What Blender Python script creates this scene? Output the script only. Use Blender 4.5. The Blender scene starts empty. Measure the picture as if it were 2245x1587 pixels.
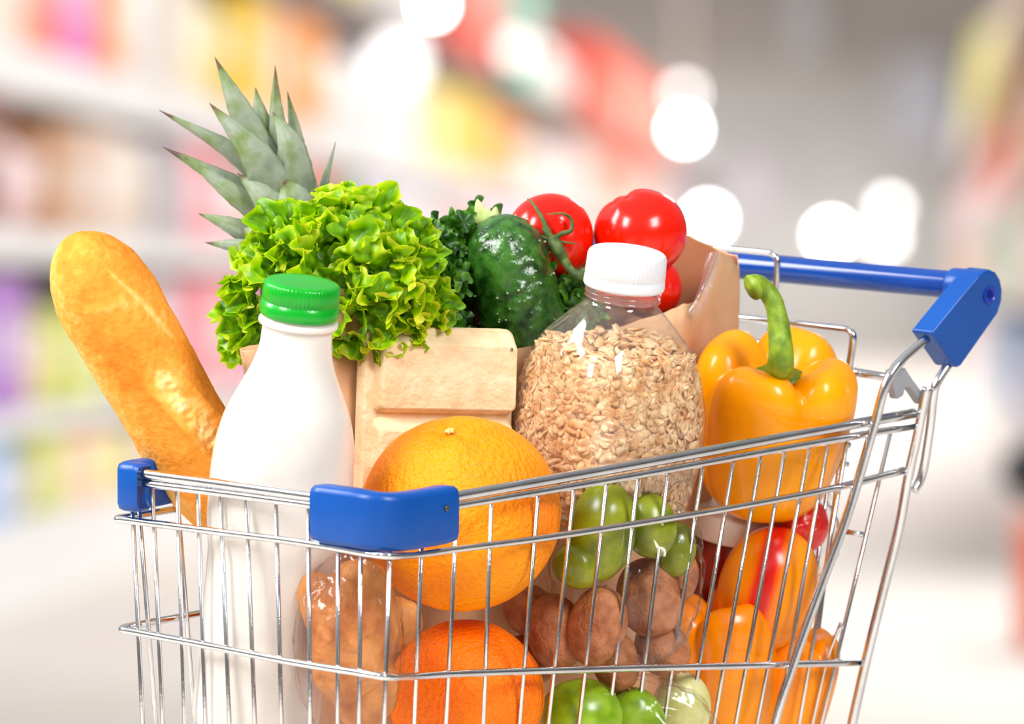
import bpy, math, random
import numpy as np
from mathutils import Vector, Matrix, noise, Quaternion

rnd = random.Random(7)
COL = bpy.context.scene.collection
PI = math.pi

# ------------------------------------------------------------------ camera
F = 24960.0            # focal length in pixels of the 2245 px wide frame
HY = 640.0             # image row of the horizon
CX, CY = 1122.5, 793.5
H = 0.6                # camera height

def P(px, py, d):
    return Vector(((px - CX) / F * d, d, H + (HY - py) / F * d))

def M(npx, d):
    return npx * d / F

cam_d = bpy.data.cameras.new('camera')
cam = bpy.data.objects.new('camera', cam_d)
COL.objects.link(cam)
cam.location = (0, 0, H)
cam.rotation_euler = (PI / 2, 0, 0)
cam_d.sensor_width = 36.0
cam_d.sensor_fit = 'HORIZONTAL'
cam_d.lens = F * 36.0 / 2245.0
cam_d.shift_y = -(CY - HY) / 2245.0
cam_d.clip_end = 400
cam_d.dof.use_dof = True
cam_d.dof.focus_distance = 6.16
cam_d.dof.aperture_fstop = (cam_d.lens / 1000.0) / 0.0345
bpy.context.scene.camera = cam

# ------------------------------------------------------------------ materials
def new_mat(name):
    m = bpy.data.materials.new(name)
    m.use_nodes = True
    nt = m.node_tree
    b = nt.nodes['Principled BSDF']
    return m, nt, b

def srgb(r, g, b):
    f = lambda c: (c / 255 / 12.92) if c / 255 <= 0.04045 else ((c / 255 + 0.055) / 1.055) ** 2.4
    return (f(r), f(g), f(b), 1)

def mat(name, c1, c2=None, scale=30.0, rough=0.5, metal=0.0, bump=0.0, bscale=None, spec=0.5,
        coat=0.0, sss=0.0, ssr=(1, .4, .2), detail=4.0, lo=0.35, hi=0.65, bdist=0.002, rough2=None, voro=False):
    m, nt, b = new_mat(name)
    b.inputs['Roughness'].default_value = rough
    b.inputs['Metallic'].default_value = metal
    b.inputs['Specular IOR Level'].default_value = spec
    b.inputs['Coat Weight'].default_value = coat
    b.inputs['Coat Roughness'].default_value = 0.08
    if sss:
        b.inputs['Subsurface Weight'].default_value = sss
        b.inputs['Subsurface Radius'].default_value = ssr
        b.inputs['Subsurface Scale'].default_value = 0.006
    tc = nt.nodes.new('ShaderNodeTexCoord')
    nz = nt.nodes.new('ShaderNodeTexNoise')
    nz.inputs['Scale'].default_value = scale
    nz.inputs['Detail'].default_value = detail
    nt.links.new(tc.outputs['Object'], nz.inputs['Vector'])
    rp = nt.nodes.new('ShaderNodeValToRGB')
    rp.color_ramp.elements[0].position = lo
    rp.color_ramp.elements[1].position = hi
    rp.color_ramp.elements[0].color = c1
    rp.color_ramp.elements[1].color = c2 or c1
    nt.links.new(nz.outputs['Fac'], rp.inputs['Fac'])
    nt.links.new(rp.outputs['Color'], b.inputs['Base Color'])
    if bump:
        if voro:
            n2 = nt.nodes.new('ShaderNodeTexVoronoi')
            n2.inputs['Scale'].default_value = bscale or scale
            src = n2.outputs['Distance']
        else:
            n2 = nt.nodes.new('ShaderNodeTexNoise')
            n2.inputs['Scale'].default_value = bscale or scale
            n2.inputs['Detail'].default_value = 3
            src = n2.outputs['Fac']
        nt.links.new(tc.outputs['Object'], n2.inputs['Vector'])
        bp = nt.nodes.new('ShaderNodeBump')
        bp.inputs['Strength'].default_value = bump
        bp.inputs['Distance'].default_value = bdist
        nt.links.new(src, bp.inputs['Height'])
        nt.links.new(bp.outputs['Normal'], b.inputs['Normal'])
    return m

def attr_mat(name, stops, rough=0.5, bump=0.0, bscale=200, transl=0.0, nscale=60, namp=0.2, spec=0.5, bdist=0.002, coat=0):
    """colour from the mesh attribute 'fac' (0..1) plus noise, through a ramp"""
    m, nt, b = new_mat(name)
    b.inputs['Roughness'].default_value = rough
    b.inputs['Specular IOR Level'].default_value = spec
    b.inputs['Coat Weight'].default_value = coat
    at = nt.nodes.new('ShaderNodeAttribute'); at.attribute_name = 'fac'
    tc = nt.nodes.new('ShaderNodeTexCoord')
    nz = nt.nodes.new('ShaderNodeTexNoise'); nz.inputs['Scale'].default_value = nscale; nz.inputs['Detail'].default_value = 5
    nt.links.new(tc.outputs['Object'], nz.inputs['Vector'])
    ma = nt.nodes.new('ShaderNodeMath'); ma.operation = 'MULTIPLY_ADD'
    ma.inputs[1].default_value = namp * 2
    ma.inputs[2].default_value = -namp
    nt.links.new(nz.outputs['Fac'], ma.inputs[0])
    ad = nt.nodes.new('ShaderNodeMath'); ad.operation = 'ADD'
    nt.links.new(ma.outputs[0], ad.inputs[0]); nt.links.new(at.outputs['Fac'], ad.inputs[1])
    rp = nt.nodes.new('ShaderNodeValToRGB')
    el = rp.color_ramp.elements
    el[0].position, el[0].color = stops[0]
    el[1].position, el[1].color = stops[-1]
    for p_, c_ in stops[1:-1]:
        e = el.new(p_); e.color = c_
    nt.links.new(ad.outputs[0], rp.inputs['Fac'])
    nt.links.new(rp.outputs['Color'], b.inputs['Base Color'])
    if bump:
        n2 = nt.nodes.new('ShaderNodeTexNoise'); n2.inputs['Scale'].default_value = bscale; n2.inputs['Detail'].default_value = 4
        nt.links.new(tc.outputs['Object'], n2.inputs['Vector'])
        bp = nt.nodes.new('ShaderNodeBump'); bp.inputs['Strength'].default_value = bump; bp.inputs['Distance'].default_value = bdist
        nt.links.new(n2.outputs['Fac'], bp.inputs['Height'])
        nt.links.new(bp.outputs['Normal'], b.inputs['Normal'])
    if transl:
        tr = nt.nodes.new('ShaderNodeBsdfTranslucent')
        nt.links.new(rp.outputs['Color'], tr.inputs['Color'])
        mx = nt.nodes.new('ShaderNodeMixShader'); mx.inputs[0].default_value = transl
        out = nt.nodes['Material Output']
        nt.links.new(b.outputs[0], mx.inputs[1]); nt.links.new(tr.outputs[0], mx.inputs[2])
        nt.links.new(mx.outputs[0], out.inputs['Surface'])
    return m

def film_mat(name, tint=(1, 1, 1, 1), gl=0.5, rough=0.06, base=0.04, bump=0.0, bscale=60, haze=0.0):
    """thin clear plastic: see-through with a fresnel sheen"""
    m = bpy.data.materials.new(name); m.use_nodes = True
    nt = m.node_tree
    for n in list(nt.nodes):
        nt.nodes.remove(n)
    out = nt.nodes.new('ShaderNodeOutputMaterial')
    tr = nt.nodes.new('ShaderNodeBsdfTransparent'); tr.inputs['Color'].default_value = tint
    g = nt.nodes.new('ShaderNodeBsdfGlossy'); g.inputs['Roughness'].default_value = rough
    lw = nt.nodes.new('ShaderNodeLayerWeight'); lw.inputs['Blend'].default_value = .5
    pw = nt.nodes.new('ShaderNodeMath'); pw.operation = 'POWER'; pw.inputs[1].default_value = 4.5
    nt.links.new(lw.outputs['Facing'], pw.inputs[0])
    ma = nt.nodes.new('ShaderNodeMath'); ma.operation = 'MULTIPLY_ADD'
    ma.inputs[1].default_value = gl; ma.inputs[2].default_value = base; ma.use_clamp = True
    nt.links.new(pw.outputs[0], ma.inputs[0])
    mx = nt.nodes.new('ShaderNodeMixShader')
    nt.links.new(ma.outputs[0], mx.inputs[0])
    nt.links.new(tr.outputs[0], mx.inputs[1]); nt.links.new(g.outputs[0], mx.inputs[2])
    last = mx
    if haze:
        df = nt.nodes.new('ShaderNodeBsdfDiffuse'); df.inputs['Color'].default_value = (.85, .83, .82, 1)
        m2 = nt.nodes.new('ShaderNodeMixShader'); m2.inputs[0].default_value = haze
        nt.links.new(mx.outputs[0], m2.inputs[1]); nt.links.new(df.outputs[0], m2.inputs[2])
        last = m2
    nt.links.new(last.outputs[0], out.inputs['Surface'])
    if bump:
        tc = nt.nodes.new('ShaderNodeTexCoord')
        nz = nt.nodes.new('ShaderNodeTexNoise'); nz.inputs['Scale'].default_value = bscale
        nz.inputs['Detail'].default_value = 2
        nt.links.new(tc.outputs['Object'], nz.inputs['Vector'])
        bp = nt.nodes.new('ShaderNodeBump'); bp.inputs['Strength'].default_value = bump; bp.inputs['Distance'].default_value = .004
        nt.links.new(nz.outputs['Fac'], bp.inputs['Height'])
        nt.links.new(bp.outputs['Normal'], g.inputs['Normal']); nt.links.new(bp.outputs['Normal'], lw.inputs['Normal'])
    return m

MT = {}
MT['chrome'] = mat('chrome_wire', (.66, .66, .68, 1), (.8, .8, .81, 1), scale=40, rough=.12, metal=1.0, bump=.12, bscale=500, bdist=.0006)
MT['zinc'] = mat('zinc_tube', (.55, .56, .59, 1), (.68, .69, .71, 1), scale=60, rough=.22, metal=1.0, bump=.15, bscale=700, bdist=.0005)
MT['blue'] = mat('blue_plastic', srgb(0, 70, 150), srgb(0, 75, 158), scale=20, rough=.33, spec=.35, bump=.05, bscale=1500, bdist=.0005)
MT['blue_handle'] = mat('blue_handle_plastic', srgb(0, 56, 136), srgb(0, 62, 144), scale=20, rough=.16)
MT['grey_plastic'] = mat('grey_plastic', srgb(140, 142, 150), srgb(155, 157, 163), rough=.4)
MT['screw'] = mat('screw_steel', srgb(90, 85, 75), srgb(150, 140, 120), scale=400, rough=.4, metal=1)
MT['bolt'] = mat('bolt_plastic', srgb(10, 45, 150), srgb(16, 52, 165), rough=.25)
MT['rubber'] = mat('wheel_rubber', srgb(70, 70, 74), srgb(85, 85, 88), rough=.7)
MT['milk'] = mat('white_bottle_plastic', srgb(220, 212, 203), srgb(223, 216, 208), rough=.22, sss=.2, ssr=(1, .9, .8), coat=.2)
MT['green_cap'] = mat('green_cap_plastic', srgb(0, 150, 28), srgb(0, 160, 36), rough=.25)
MT['white_cap'] = mat('white_cap_plastic', srgb(218, 218, 222), srgb(222, 222, 226), rough=.35)
MT['pet'] = film_mat('clear_pet', (.97, .97, .98, 1), gl=.85, rough=.09, base=.10, bump=.6, bscale=26, haze=.03)
MT['film'] = film_mat('clear_film', (.96, .955, .95, 1), gl=.8, rough=.12, base=.035, bump=.8, bscale=55)
MT['orange'] = mat('orange_peel', srgb(255, 132, 0), srgb(255, 156, 0), scale=25, rough=.4, bump=.8, bscale=330, bdist=.003, spec=.25)
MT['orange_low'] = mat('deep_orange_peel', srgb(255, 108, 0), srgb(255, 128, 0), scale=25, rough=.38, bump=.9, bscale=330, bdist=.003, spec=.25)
MT['button'] = mat('orange_stem_button', srgb(190, 180, 90), srgb(225, 215, 150), scale=300, rough=.7)
MT['tomato'] = mat('tomato_skin', srgb(226, 16, 0), srgb(238, 30, 2), scale=18, rough=.2, spec=.4, coat=.12)
MT['calyx'] = mat('tomato_calyx', srgb(50, 74, 28), srgb(92, 112, 52), scale=200, rough=.6)
MT['pepper'] = mat('yellow_pepper_skin', srgb(255, 154, 0), srgb(255, 168, 0), scale=16, rough=.24, coat=.1, spec=.3)
MT['pepper2'] = mat('orange_pepper_skin', srgb(255, 138, 0), srgb(255, 158, 0), scale=16, rough=.25, coat=.12, spec=.4)
MT['pepper_stem'] = mat('pepper_stem_green', srgb(96, 128, 12), srgb(140, 166, 36), scale=150, rough=.5, bump=.3, bscale=200)
MT['calyx_leaf'] = mat('pepper_calyx_green', srgb(56, 96, 14), srgb(80, 130, 24), scale=300, rough=.5)
MT['cucumber'] = mat('cucumber_skin', srgb(12, 50, 6), srgb(60, 112, 34), scale=130, rough=.22, bump=.5, bscale=260, bdist=.002, coat=.3)
MT['cuc_wart'] = mat('cucumber_wart', srgb(120, 150, 100), srgb(190, 205, 170), scale=300, rough=.4)
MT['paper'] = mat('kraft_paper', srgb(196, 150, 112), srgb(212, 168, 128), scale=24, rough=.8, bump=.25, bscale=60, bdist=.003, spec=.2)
MT['paper_shaded'] = mat('kraft_paper_shaded', srgb(150, 92, 60), srgb(168, 106, 72), scale=24, rough=.7, spec=.3)  # kraft colour darkened to paint the shade inside the bag
MT['pulp'] = mat('moulded_pulp', srgb(222, 190, 146), srgb(238, 212, 174), scale=70, rough=.85, bump=.5, bscale=260, bdist=.002, spec=.2)
MT['ink'] = mat('black_ink', (.01, .01, .01, 1), rough=.6)
MT['oat'] = mat('oat_flake', srgb(214, 154, 88), srgb(250, 216, 166), scale=130, rough=.6, bump=.3, bscale=600)
MT['plum'] = mat('green_plum_skin', srgb(98, 112, 2), srgb(142, 150, 24), scale=60, rough=.28, bump=.1)
MT['apple'] = mat('green_apple_skin', srgb(110, 150, 10), srgb(150, 184, 40), scale=80, rough=.25)
MT['pale_pear'] = mat('pale_pear_skin', srgb(196, 196, 110), srgb(236, 230, 180), scale=50, rough=.35)
MT['kiwi'] = mat('kiwi_skin', srgb(150, 84, 44), srgb(196, 128, 84), scale=110, rough=.6, bump=.6, bscale=500)
MT['ginger'] = mat('ginger_skin', srgb(164, 86, 30), srgb(216, 142, 74), scale=45, rough=.55, bump=.6, bscale=160, bdist=.003)
MT['jar_lid'] = mat('white_lid', srgb(238, 232, 222), srgb(246, 242, 236), rough=.35)
MT['sauce'] = mat('red_sauce_jar', srgb(120, 10, 6), srgb(150, 22, 10), scale=40, rough=.1, coat=.5)
MT['celery'] = mat('celery_leaf_pale', srgb(186, 204, 110), srgb(220, 232, 160), scale=80, rough=.45)
MT['flour'] = mat('baguette_slash_crumb', srgb(236, 190, 120), srgb(250, 222, 170), scale=120, rough=.8, bump=.8, bscale=220, bdist=.004)
MT['bread'] = attr_mat('baguette_crust', [(0, srgb(204, 108, 20)), (.4, srgb(234, 150, 56)), (.75, srgb(244, 190, 112)), (1, srgb(250, 222, 168))],
                       rough=.75, bump=.6, bscale=330, nscale=140, namp=.22, spec=.08, bdist=.002)
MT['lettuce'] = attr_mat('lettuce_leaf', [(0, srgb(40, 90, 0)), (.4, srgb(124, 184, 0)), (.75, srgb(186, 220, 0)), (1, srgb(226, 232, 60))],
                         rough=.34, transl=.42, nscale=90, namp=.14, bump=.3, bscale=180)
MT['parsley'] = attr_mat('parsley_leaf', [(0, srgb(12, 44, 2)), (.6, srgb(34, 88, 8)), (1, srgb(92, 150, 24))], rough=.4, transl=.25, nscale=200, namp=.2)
MT['pineleaf'] = attr_mat('pineapple_leaf', [(0, srgb(52, 72, 44)), (.35, srgb(108, 122, 98)), (.55, srgb(128, 138, 116)), (.8, srgb(98, 118, 58)), (1, srgb(76, 56, 32))],
                          rough=.55, nscale=70, namp=.62, bump=.3, bscale=120)
MT['pine'] = mat('pineapple_skin', srgb(130, 90, 30), srgb(190, 150, 60), scale=60, rough=.6, bump=.8, bscale=80, bdist=.004, voro=True)
MT['mango'] = attr_mat('mango_skin', [(0, srgb(252, 150, 4)), (.35, srgb(252, 120, 4)), (.65, srgb(236, 30, 8)), (1, srgb(206, 10, 10))], rough=.25, nscale=30, namp=.15)

# ------------------------------------------------------------------ mesh helpers
class MB:
    def __init__(s):
        s.v, s.f, s.a = [], [], []
    def add(s, vs, fs, fac=None):
        o = len(s.v)
        s.v += [tuple(p) for p in vs]
        s.f += [tuple(i + o for i in f) for f in fs]
        s.a += list(fac) if fac is not None else [0.0] * len(vs)
        return s
    def build(s, name, m, parent=None, smooth=True, sub=0, bevel=0, solid=0, mats=None):
        base = wl(parent)
        me = bpy.data.meshes.new(name)
        me.from_pydata([(p[0] - base[0], p[1] - base[1], p[2] - base[2]) for p in s.v], [], s.f)
        me.update()
        if smooth:
            me.polygons.foreach_set('use_smooth', [True] * len(me.polygons))
        if any(s.a):
            at = me.attributes.new('fac', 'FLOAT', 'POINT')
            at.data.foreach_set('value', s.a)
        me.materials.append(m)
        for x in mats or []:
            me.materials.append(x)
        o = bpy.data.objects.new(name, me)
        COL.objects.link(o)
        if parent is not None:
            o.parent = parent
        if bevel:
            md = o.modifiers.new('bevel', 'BEVEL'); md.width = bevel; md.segments = 3; md.limit_method = 'ANGLE'
        if solid:
            md = o.modifiers.new('solid', 'SOLIDIFY'); md.thickness = solid; md.offset = 0
        if sub:
            md = o.modifiers.new('sub', 'SUBSURF'); md.levels = sub; md.render_levels = sub
        return o

def wl(o):
    r = Vector((0, 0, 0))
    while o is not None:
        r += o.location
        o = o.parent
    return r

def tag(o, label, cat, group=None, kind=None):
    o['label'] = label
    if cat: o['category'] = cat
    if group: o['group'] = group
    if kind: o['kind'] = kind
    return o

def thing(name, loc, label, cat, group=None):
    o = bpy.data.objects.new(name, None)
    o.empty_display_size = .05
    COL.objects.link(o)
    o.location = loc
    return tag(o, label, cat, group)

def anchor_tag(o, label, cat, group=None):
    """thing that is one mesh: put its origin at the middle of its base"""
    me = o.data
    co = np.empty(len(me.vertices) * 3); me.vertices.foreach_get('co', co); co = co.reshape(-1, 3)
    c = (co.min(0) + co.max(0)) / 2; c[2] = co[:, 2].min()
    me.vertices.foreach_set('co', (co - c).ravel()); me.update()
    o.location = Vector(c) + o.location
    return tag(o, label, cat, group)

def catmull(pts, n=6):
    pts = [Vector(p) for p in pts]
    if len(pts) < 3:
        return pts
    out = []
    ext = [pts[0] * 2 - pts[1]] + pts + [pts[-1] * 2 - pts[-2]]
    for i in range(1, len(ext) - 2):
        p0, p1, p2, p3 = ext[i - 1], ext[i], ext[i + 1], ext[i + 2]
        for k in range(n):
            t = k / n
            out.append(.5 * ((2 * p1) + (p2 - p0) * t + (2 * p0 - 5 * p1 + 4 * p2 - p3) * t * t + (3 * p1 - p0 - 3 * p2 + p3) * t ** 3))
    out.append(pts[-1])
    return out

def fillet(pts, r, n=6):
    """straight runs with rounded corners"""
    pts = [Vector(p) for p in pts]
    out = [pts[0]]
    for i in range(1, len(pts) - 1):
        a, b, c = pts[i - 1], pts[i], pts[i + 1]
        da, dc = (a - b), (c - b)
        ra = min(r, da.length * .45); rc = min(r, dc.length * .45)
        s, e = b + da.normalized() * ra, b + dc.normalized() * rc
        for k in range(n + 1):
            t = k / n
            out.append((1 - t) ** 2 * s + 2 * t * (1 - t) * b + t * t * e)
    out.append(pts[-1])
    return out

def tube(pts, r, seg=10, cap=True, fac=None):
    pts = [Vector(p) for p in pts]
    n = len(pts)
    rr = r if isinstance(r, (list, tuple)) else [r] * n
    vs, fs, fa = [], [], []
    t0 = (pts[1] - pts[0]).normalized()
    ref = Vector((0, 0, 1)) if abs(t0.z) < .9 else Vector((1, 0, 0))
    nrm = t0.cross(ref).normalized()
    prev = t0
    for i in range(n):
        t = (pts[min(i + 1, n - 1)] - pts[max(i - 1, 0)])
        t = t.normalized() if t.length > 1e-9 else prev
        q = prev.rotation_difference(t)
        nrm = (q @ nrm); nrm = (nrm - t * nrm.dot(t)).normalized()
        b = t.cross(nrm)
        prev = t
        for k in range(seg):
            a = 2 * PI * k / seg
            vs.append(pts[i] + (nrm * math.cos(a) + b * math.sin(a)) * rr[i])
            fa.append(fac[i] if fac else 0)
    for i in range(n - 1):
        for k in range(seg):
            k2 = (k + 1) % seg
            fs.append((i * seg + k, i * seg + k2, (i + 1) * seg + k2, (i + 1) * seg + k))
    if cap:
        fs.append(tuple(range(seg - 1, -1, -1)))
        fs.append(tuple((n - 1) * seg + k for k in range(seg)))
    return vs, fs, fa

def basis(axis, hint=None):
    w = Vector(axis).normalized()
    h = Vector(hint) if hint is not None else (Vector((0, -1, 0)) if abs(w.y) < .9 else Vector((0, 0, 1)))
    u = h.cross(w).normalized()
    v = w.cross(u).normalized()
    return u, v, w

def lathe(A, B, prof, seg=48, fn=None, hint=None):
    """A start, B end of the axis; prof = [(distance along the axis in m, radius in m)]"""
    A, B = Vector(A), Vector(B)
    w = (B - A).normalized()
    u, v, w = basis(w, hint)
    vs, fs = [], []
    for j, (t, r) in enumerate(prof):
        for k in range(seg):
            a = 2 * PI * k / seg
            q = r * (fn(a, t, j) if fn else 1)
            vs.append(A + w * t + (u * math.cos(a) + v * math.sin(a)) * q)
    n = len(prof)
    for j in range(n - 1):
        for k in range(seg):
            k2 = (k + 1) % seg
            fs.append((j * seg + k, (j + 1) * seg + k, (j + 1) * seg + k2, j * seg + k2))
    fs.append(tuple(range(seg)))
    fs.append(tuple((n - 1) * seg + k for k in range(seg - 1, -1, -1)))
    return vs, fs

def blob(c, radii, axis=(0, 0, 1), fn=None, nu=64, nv=40, facfn=None, hint=None):
    """sphere about c with its pole along axis; fn(theta, phi, dir) scales the radius, theta from the pole"""
    c = Vector(c)
    u, v, w = basis(axis, hint)
    vs, fs, fa = [], [], []
    if not isinstance(radii, (tuple, list)):
        radii = (radii,) * 3
    def pt(th, ph):
        dr = Vector((math.sin(th) * math.cos(ph), math.sin(th) * math.sin(ph), math.cos(th)))
        s = fn(th, ph, dr) if fn else 1
        if not isinstance(s, tuple):
            s = (s, s)
        return c + u * (dr.x * radii[0] * s[0]) + v * (dr.y * radii[1] * s[0]) + w * (dr.z * radii[2] * s[1]), dr, th, ph
    ring = [(0.0001, 0)] + [(PI * j / nv, 1) for j in range(1, nv)] + [(PI - .0001, 0)]
    idx = []
    for th, full in ring:
        row = []
        for k in range(nu if full else 1):
            p, dr, a, b = pt(th, 2 * PI * k / nu)
            row.append(len(vs)); vs.append(p); fa.append(facfn(a, b, dr) if facfn else 0)
        idx.append(row)
    for j in range(len(idx) - 1):
        r0, r1 = idx[j], idx[j + 1]
        for k in range(nu):
            k2 = (k + 1) % nu
            if len(r0) == 1:
                fs.append((r0[0], r1[k], r1[k2]))
            elif len(r1) == 1:
                fs.append((r0[k], r1[0], r0[k2]))
            else:
                fs.append((r0[k], r1[k], r1[k2], r0[k2]))
    return vs, fs, fa

def nz(p, s, seed=0.0):
    return noise.noise(Vector((p[0] * s + seed, p[1] * s - seed * 1.7, p[2] * s + seed * .6)))

def box(c, sx, sy, sz, X=Vector((1, 0, 0)), Y=Vector((0, 1, 0)), Z=Vector((0, 0, 1))):
    c = Vector(c)
    vs = [c + X * (a * sx / 2) + Y * (b * sy / 2) + Z * (e * sz / 2) for e in (-1, 1) for b in (-1, 1) for a in (-1, 1)]
    fs = [(0, 2, 3, 1), (4, 5, 7, 6), (0, 1, 5, 4), (2, 6, 7, 3), (0, 4, 6, 2), (1, 3, 7, 5)]
    return vs, fs

def prism(poly, ext):
    """poly = list of points of one face, ext = vector to the other face"""
    n = len(poly)
    vs = [Vector(p) for p in poly] + [Vector(p) + ext for p in poly]
    fs = [tuple(range(n)), tuple(range(2 * n - 1, n - 1, -1))]
    for i in range(n):
        j = (i + 1) % n
        fs.append((i, i + n, j + n, j))
    return vs, fs

# ------------------------------------------------------------------ cart frame
yaw, tilt = math.radians(40.4), math.radians(7.6)
R = Matrix.Rotation(tilt, 3, 'X')
U = R @ Vector((-math.cos(yaw), math.sin(yaw), 0))      # across the front, to the far left
V = R @ Vector((math.sin(yaw), math.cos(yaw), 0))       # along the side, to the handle
W = R @ Vector((0, 0, 1))
C = P(840, 1095, 6.0)
DF = -W + V * .02
DS = -W + U * .16
DL = -W - U * .10

def on(px, py, o, a, b):
    n = a.cross(b)
    e = Vector((0, 0, H))
    r = P(px, py, 1.0) - e
    t = (o - e).dot(n) / r.dot(n)
    return e + r * t

def front(px, py, off=0.0):
    return on(px, py, C + V * off, U, DF)

def side(px, py, off=0.0):
    return on(px, py, C + U * off, V, DS)

Lc = front(262, 1040)
def left(px, py, off=0.0):
    return on(px, py, Lc - U * off, V, DL)

cart = thing('shopping_cart', P(1050, 1100, 6.2) * Vector((1, 1, 0)) if False else Vector((.03, 6.2, 0)),
             'small chrome wire shopping cart with blue handle and blue corner bumpers, filled with groceries', 'shopping cart')

def part(name, geo, m, parent=cart, **k):
    b = MB()
    for g in (geo if isinstance(geo, list) else [geo]):
        b.add(*g)
    return b.build(name, m, parent, **k)

IN = .0030
# rim: two tubes running round front and side
def rail(name, fpts, cpts, spts, r, m=MT['chrome'], lpts=None):
    pts = []
    if lpts:
        pts += lpts
    pts += [front(*p) for p in fpts] + cpts + [side(*p) for p in spts]
    return part(name, tube(catmull(pts, 6), r, 12), m)

def corner_pt(px, py, dd):
    p = front(px, py)
    return P(px, py, p.y + dd)

# upper rim
lu = [Lc + V * t - U * (0.002) + (front(268, 1034) - Lc) for t in (.36, .18, .06, .02)]
rail('rim_tube', [(268, 1034), (290, 1036), (480, 1061), (675, 1088), (770, 1101)], [corner_pt(842, 1108, .006)],
     [(915, 1102), (1011, 1086), (1400, 1017), (1700, 961), (2003, 906)], .0029, lpts=lu)
ll = [front(268, 1054) + V * t - U * (0.002) for t in (.36, .18, .06, .02)]
rail('rim_tube', [(268, 1054), (292, 1057), (480, 1080), (675, 1106), (770, 1120)], [corner_pt(842, 1130, .006)],
     [(915, 1123), (1011, 1107), (1400, 1041), (1700, 986), (2001, 934)], .0022, lpts=ll)
l2 = [front(268, 1136) + V * t for t in (.36, .18, .05, .012)]
rail('horizontal_wire', [(258, 1137), (300, 1143), (480, 1166), (630, 1185), (740, 1202), (800, 1213)], [corner_pt(856, 1219, .003)],
     [(915, 1216), (1000, 1204), (1200, 1178), (1420, 1144), (1620, 1110), (1820, 1072), (1982, 1031)], .00205, lpts=l2)
l3 = [front(280, 1374) + V * t for t in (.36, .18, .05, .012)]
rail('horizontal_wire', [(268, 1379), (320, 1390), (480, 1420), (640, 1451), (790, 1475)], [corner_pt(850, 1484, .003)],
     [(915, 1482), (1000, 1477), (1200, 1470), (1420, 1464), (1640, 1459), (1882, 1452)], .00205, lpts=l3)
l4 = [front(330, 1700) + V * t for t in (.36, .18, .05, .012)]
rail('horizontal_wire', [(318, 1700), (480, 1735), (640, 1770), (790, 1802)], [corner_pt(846, 1812, .003)],
     [(915, 1812), (1100, 1818), (1400, 1826), (1800, 1836)], .00205, lpts=l4)

def ext(a, b, y):
    t = (y - a[1]) / (b[1] - a[1])
    return (a[0] + (b[0] - a[0]) * t, y)

fw = [((288, 1058), (313, 1587)), ((334, 1069), (357, 1587)), ((389, 1075), (405, 1587)), ((434, 1080), (451, 1587)),
      ((484, 1087), (503, 1587)), ((540, 1095), (559, 1587)), ((605, 1103), (617, 1587)), ((676, 1110), (680, 1587)),
      ((742, 1116), (740, 1587)), ((792, 1122), (787, 1587)), ((858, 1130), (842, 1587))]
for a, b in fw:
    e = ext(a, b, 1705 + .21 * (b[0] - 318))
    if a[0] == 858:
        part('vertical_wire', tube([P(*a, 6.008), P(*b, 6.024), P(*e, 6.034)], .00122, 8), MT['chrome'])
        continue
    part('vertical_wire', tube([front(*a, IN), front(*b, IN), front(*e, IN)], .00122, 8), MT['chrome'])
sw = [((928, 1122), (908, 1587)), ((1002, 1110), (978, 1587)), ((1077, 1098), (1060, 1587)), ((1180, 1080), (1139, 1587)),
      ((1259, 1066), (1202, 1587)), ((1331, 1053), (1269, 1587)), ((1400, 1041), (1333, 1587)), ((1466, 1030), (1397, 1587)),
      ((1542, 1016), (1455, 1587)), ((1609, 1004), (1511, 1587)), ((1669, 993), (1565, 1587)), ((1721, 984), (1613, 1587)),
      ((1775, 974), (1660, 1587)), ((1816, 966), (1704, 1587)), ((1858, 960), (1752, 1587)), ((1953, 944), (1800, 1587))]
for a, b in sw:
    e = ext(a, b, 1815 + .018 * (b[0] - 900))
    part('vertical_wire', tube([side(*a, IN), side(*b, IN), side(*e, IN)], .00122, 8), MT['chrome'])
# short forked wire near the back
part('vertical_wire', tube([side(1843, 1366, IN), side(1836, 1385, IN + .002), side(1812, 1446, IN + .002), side(1781, 1587, IN + .002), side(1735, 1830, IN + .002)], .001, 8), MT['chrome'])
# far left panel wires
for k in range(12):
    t = .012 + k * .031
    a = front(268, 1050) + V * t + U * .0005
    part('vertical_wire', tube([a, a + DL * .16 + U * .012 * 0], .00122, 8), MT['chrome'])
# thick uprights on the handle side
p1 = [(2032, 742), (1954, 818), (1919, 924), (1890, 1025), (1855, 1138), (1800, 1285), (1739, 1455), (1698, 1587), (1640, 1840)]
p1o = -.0062
part('upright_tube', tube(catmull([side(*p, p1o) for p in p1], 5), .0027, 14), MT['chrome'])
p2 = [(2032, 850), (2026, 880), (2009, 966), (1992, 1042), (1972, 1151), (1937, 1292), (1898, 1452), (1868, 1587), (1812, 1845)]
part('upright_tube', tube(catmull([side(*p, -.0035) for p in p2], 5), .0028, 14), MT['chrome'])
p3 = [(2080, 798), (2054, 840), (2046, 872), (2040, 930), (2028, 1010), (2018, 1050), (2003, 1076)]
part('upright_tube', tube(catmull([side(*p, -.0045) for p in p3], 6), .0026, 14), MT['chrome'])
# mirrored uprights on the far side
wid = .178
for pp in (p1[1:], p2):
    pts = [side(*p, 0) + U * wid - U * 2 * (side(*p, 0) - side(p[0], 900, 0)).dot(U) * 0 for p in pp]
    part('upright_tube', tube(catmull(pts, 5), .0027, 10), MT['chrome'])

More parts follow.
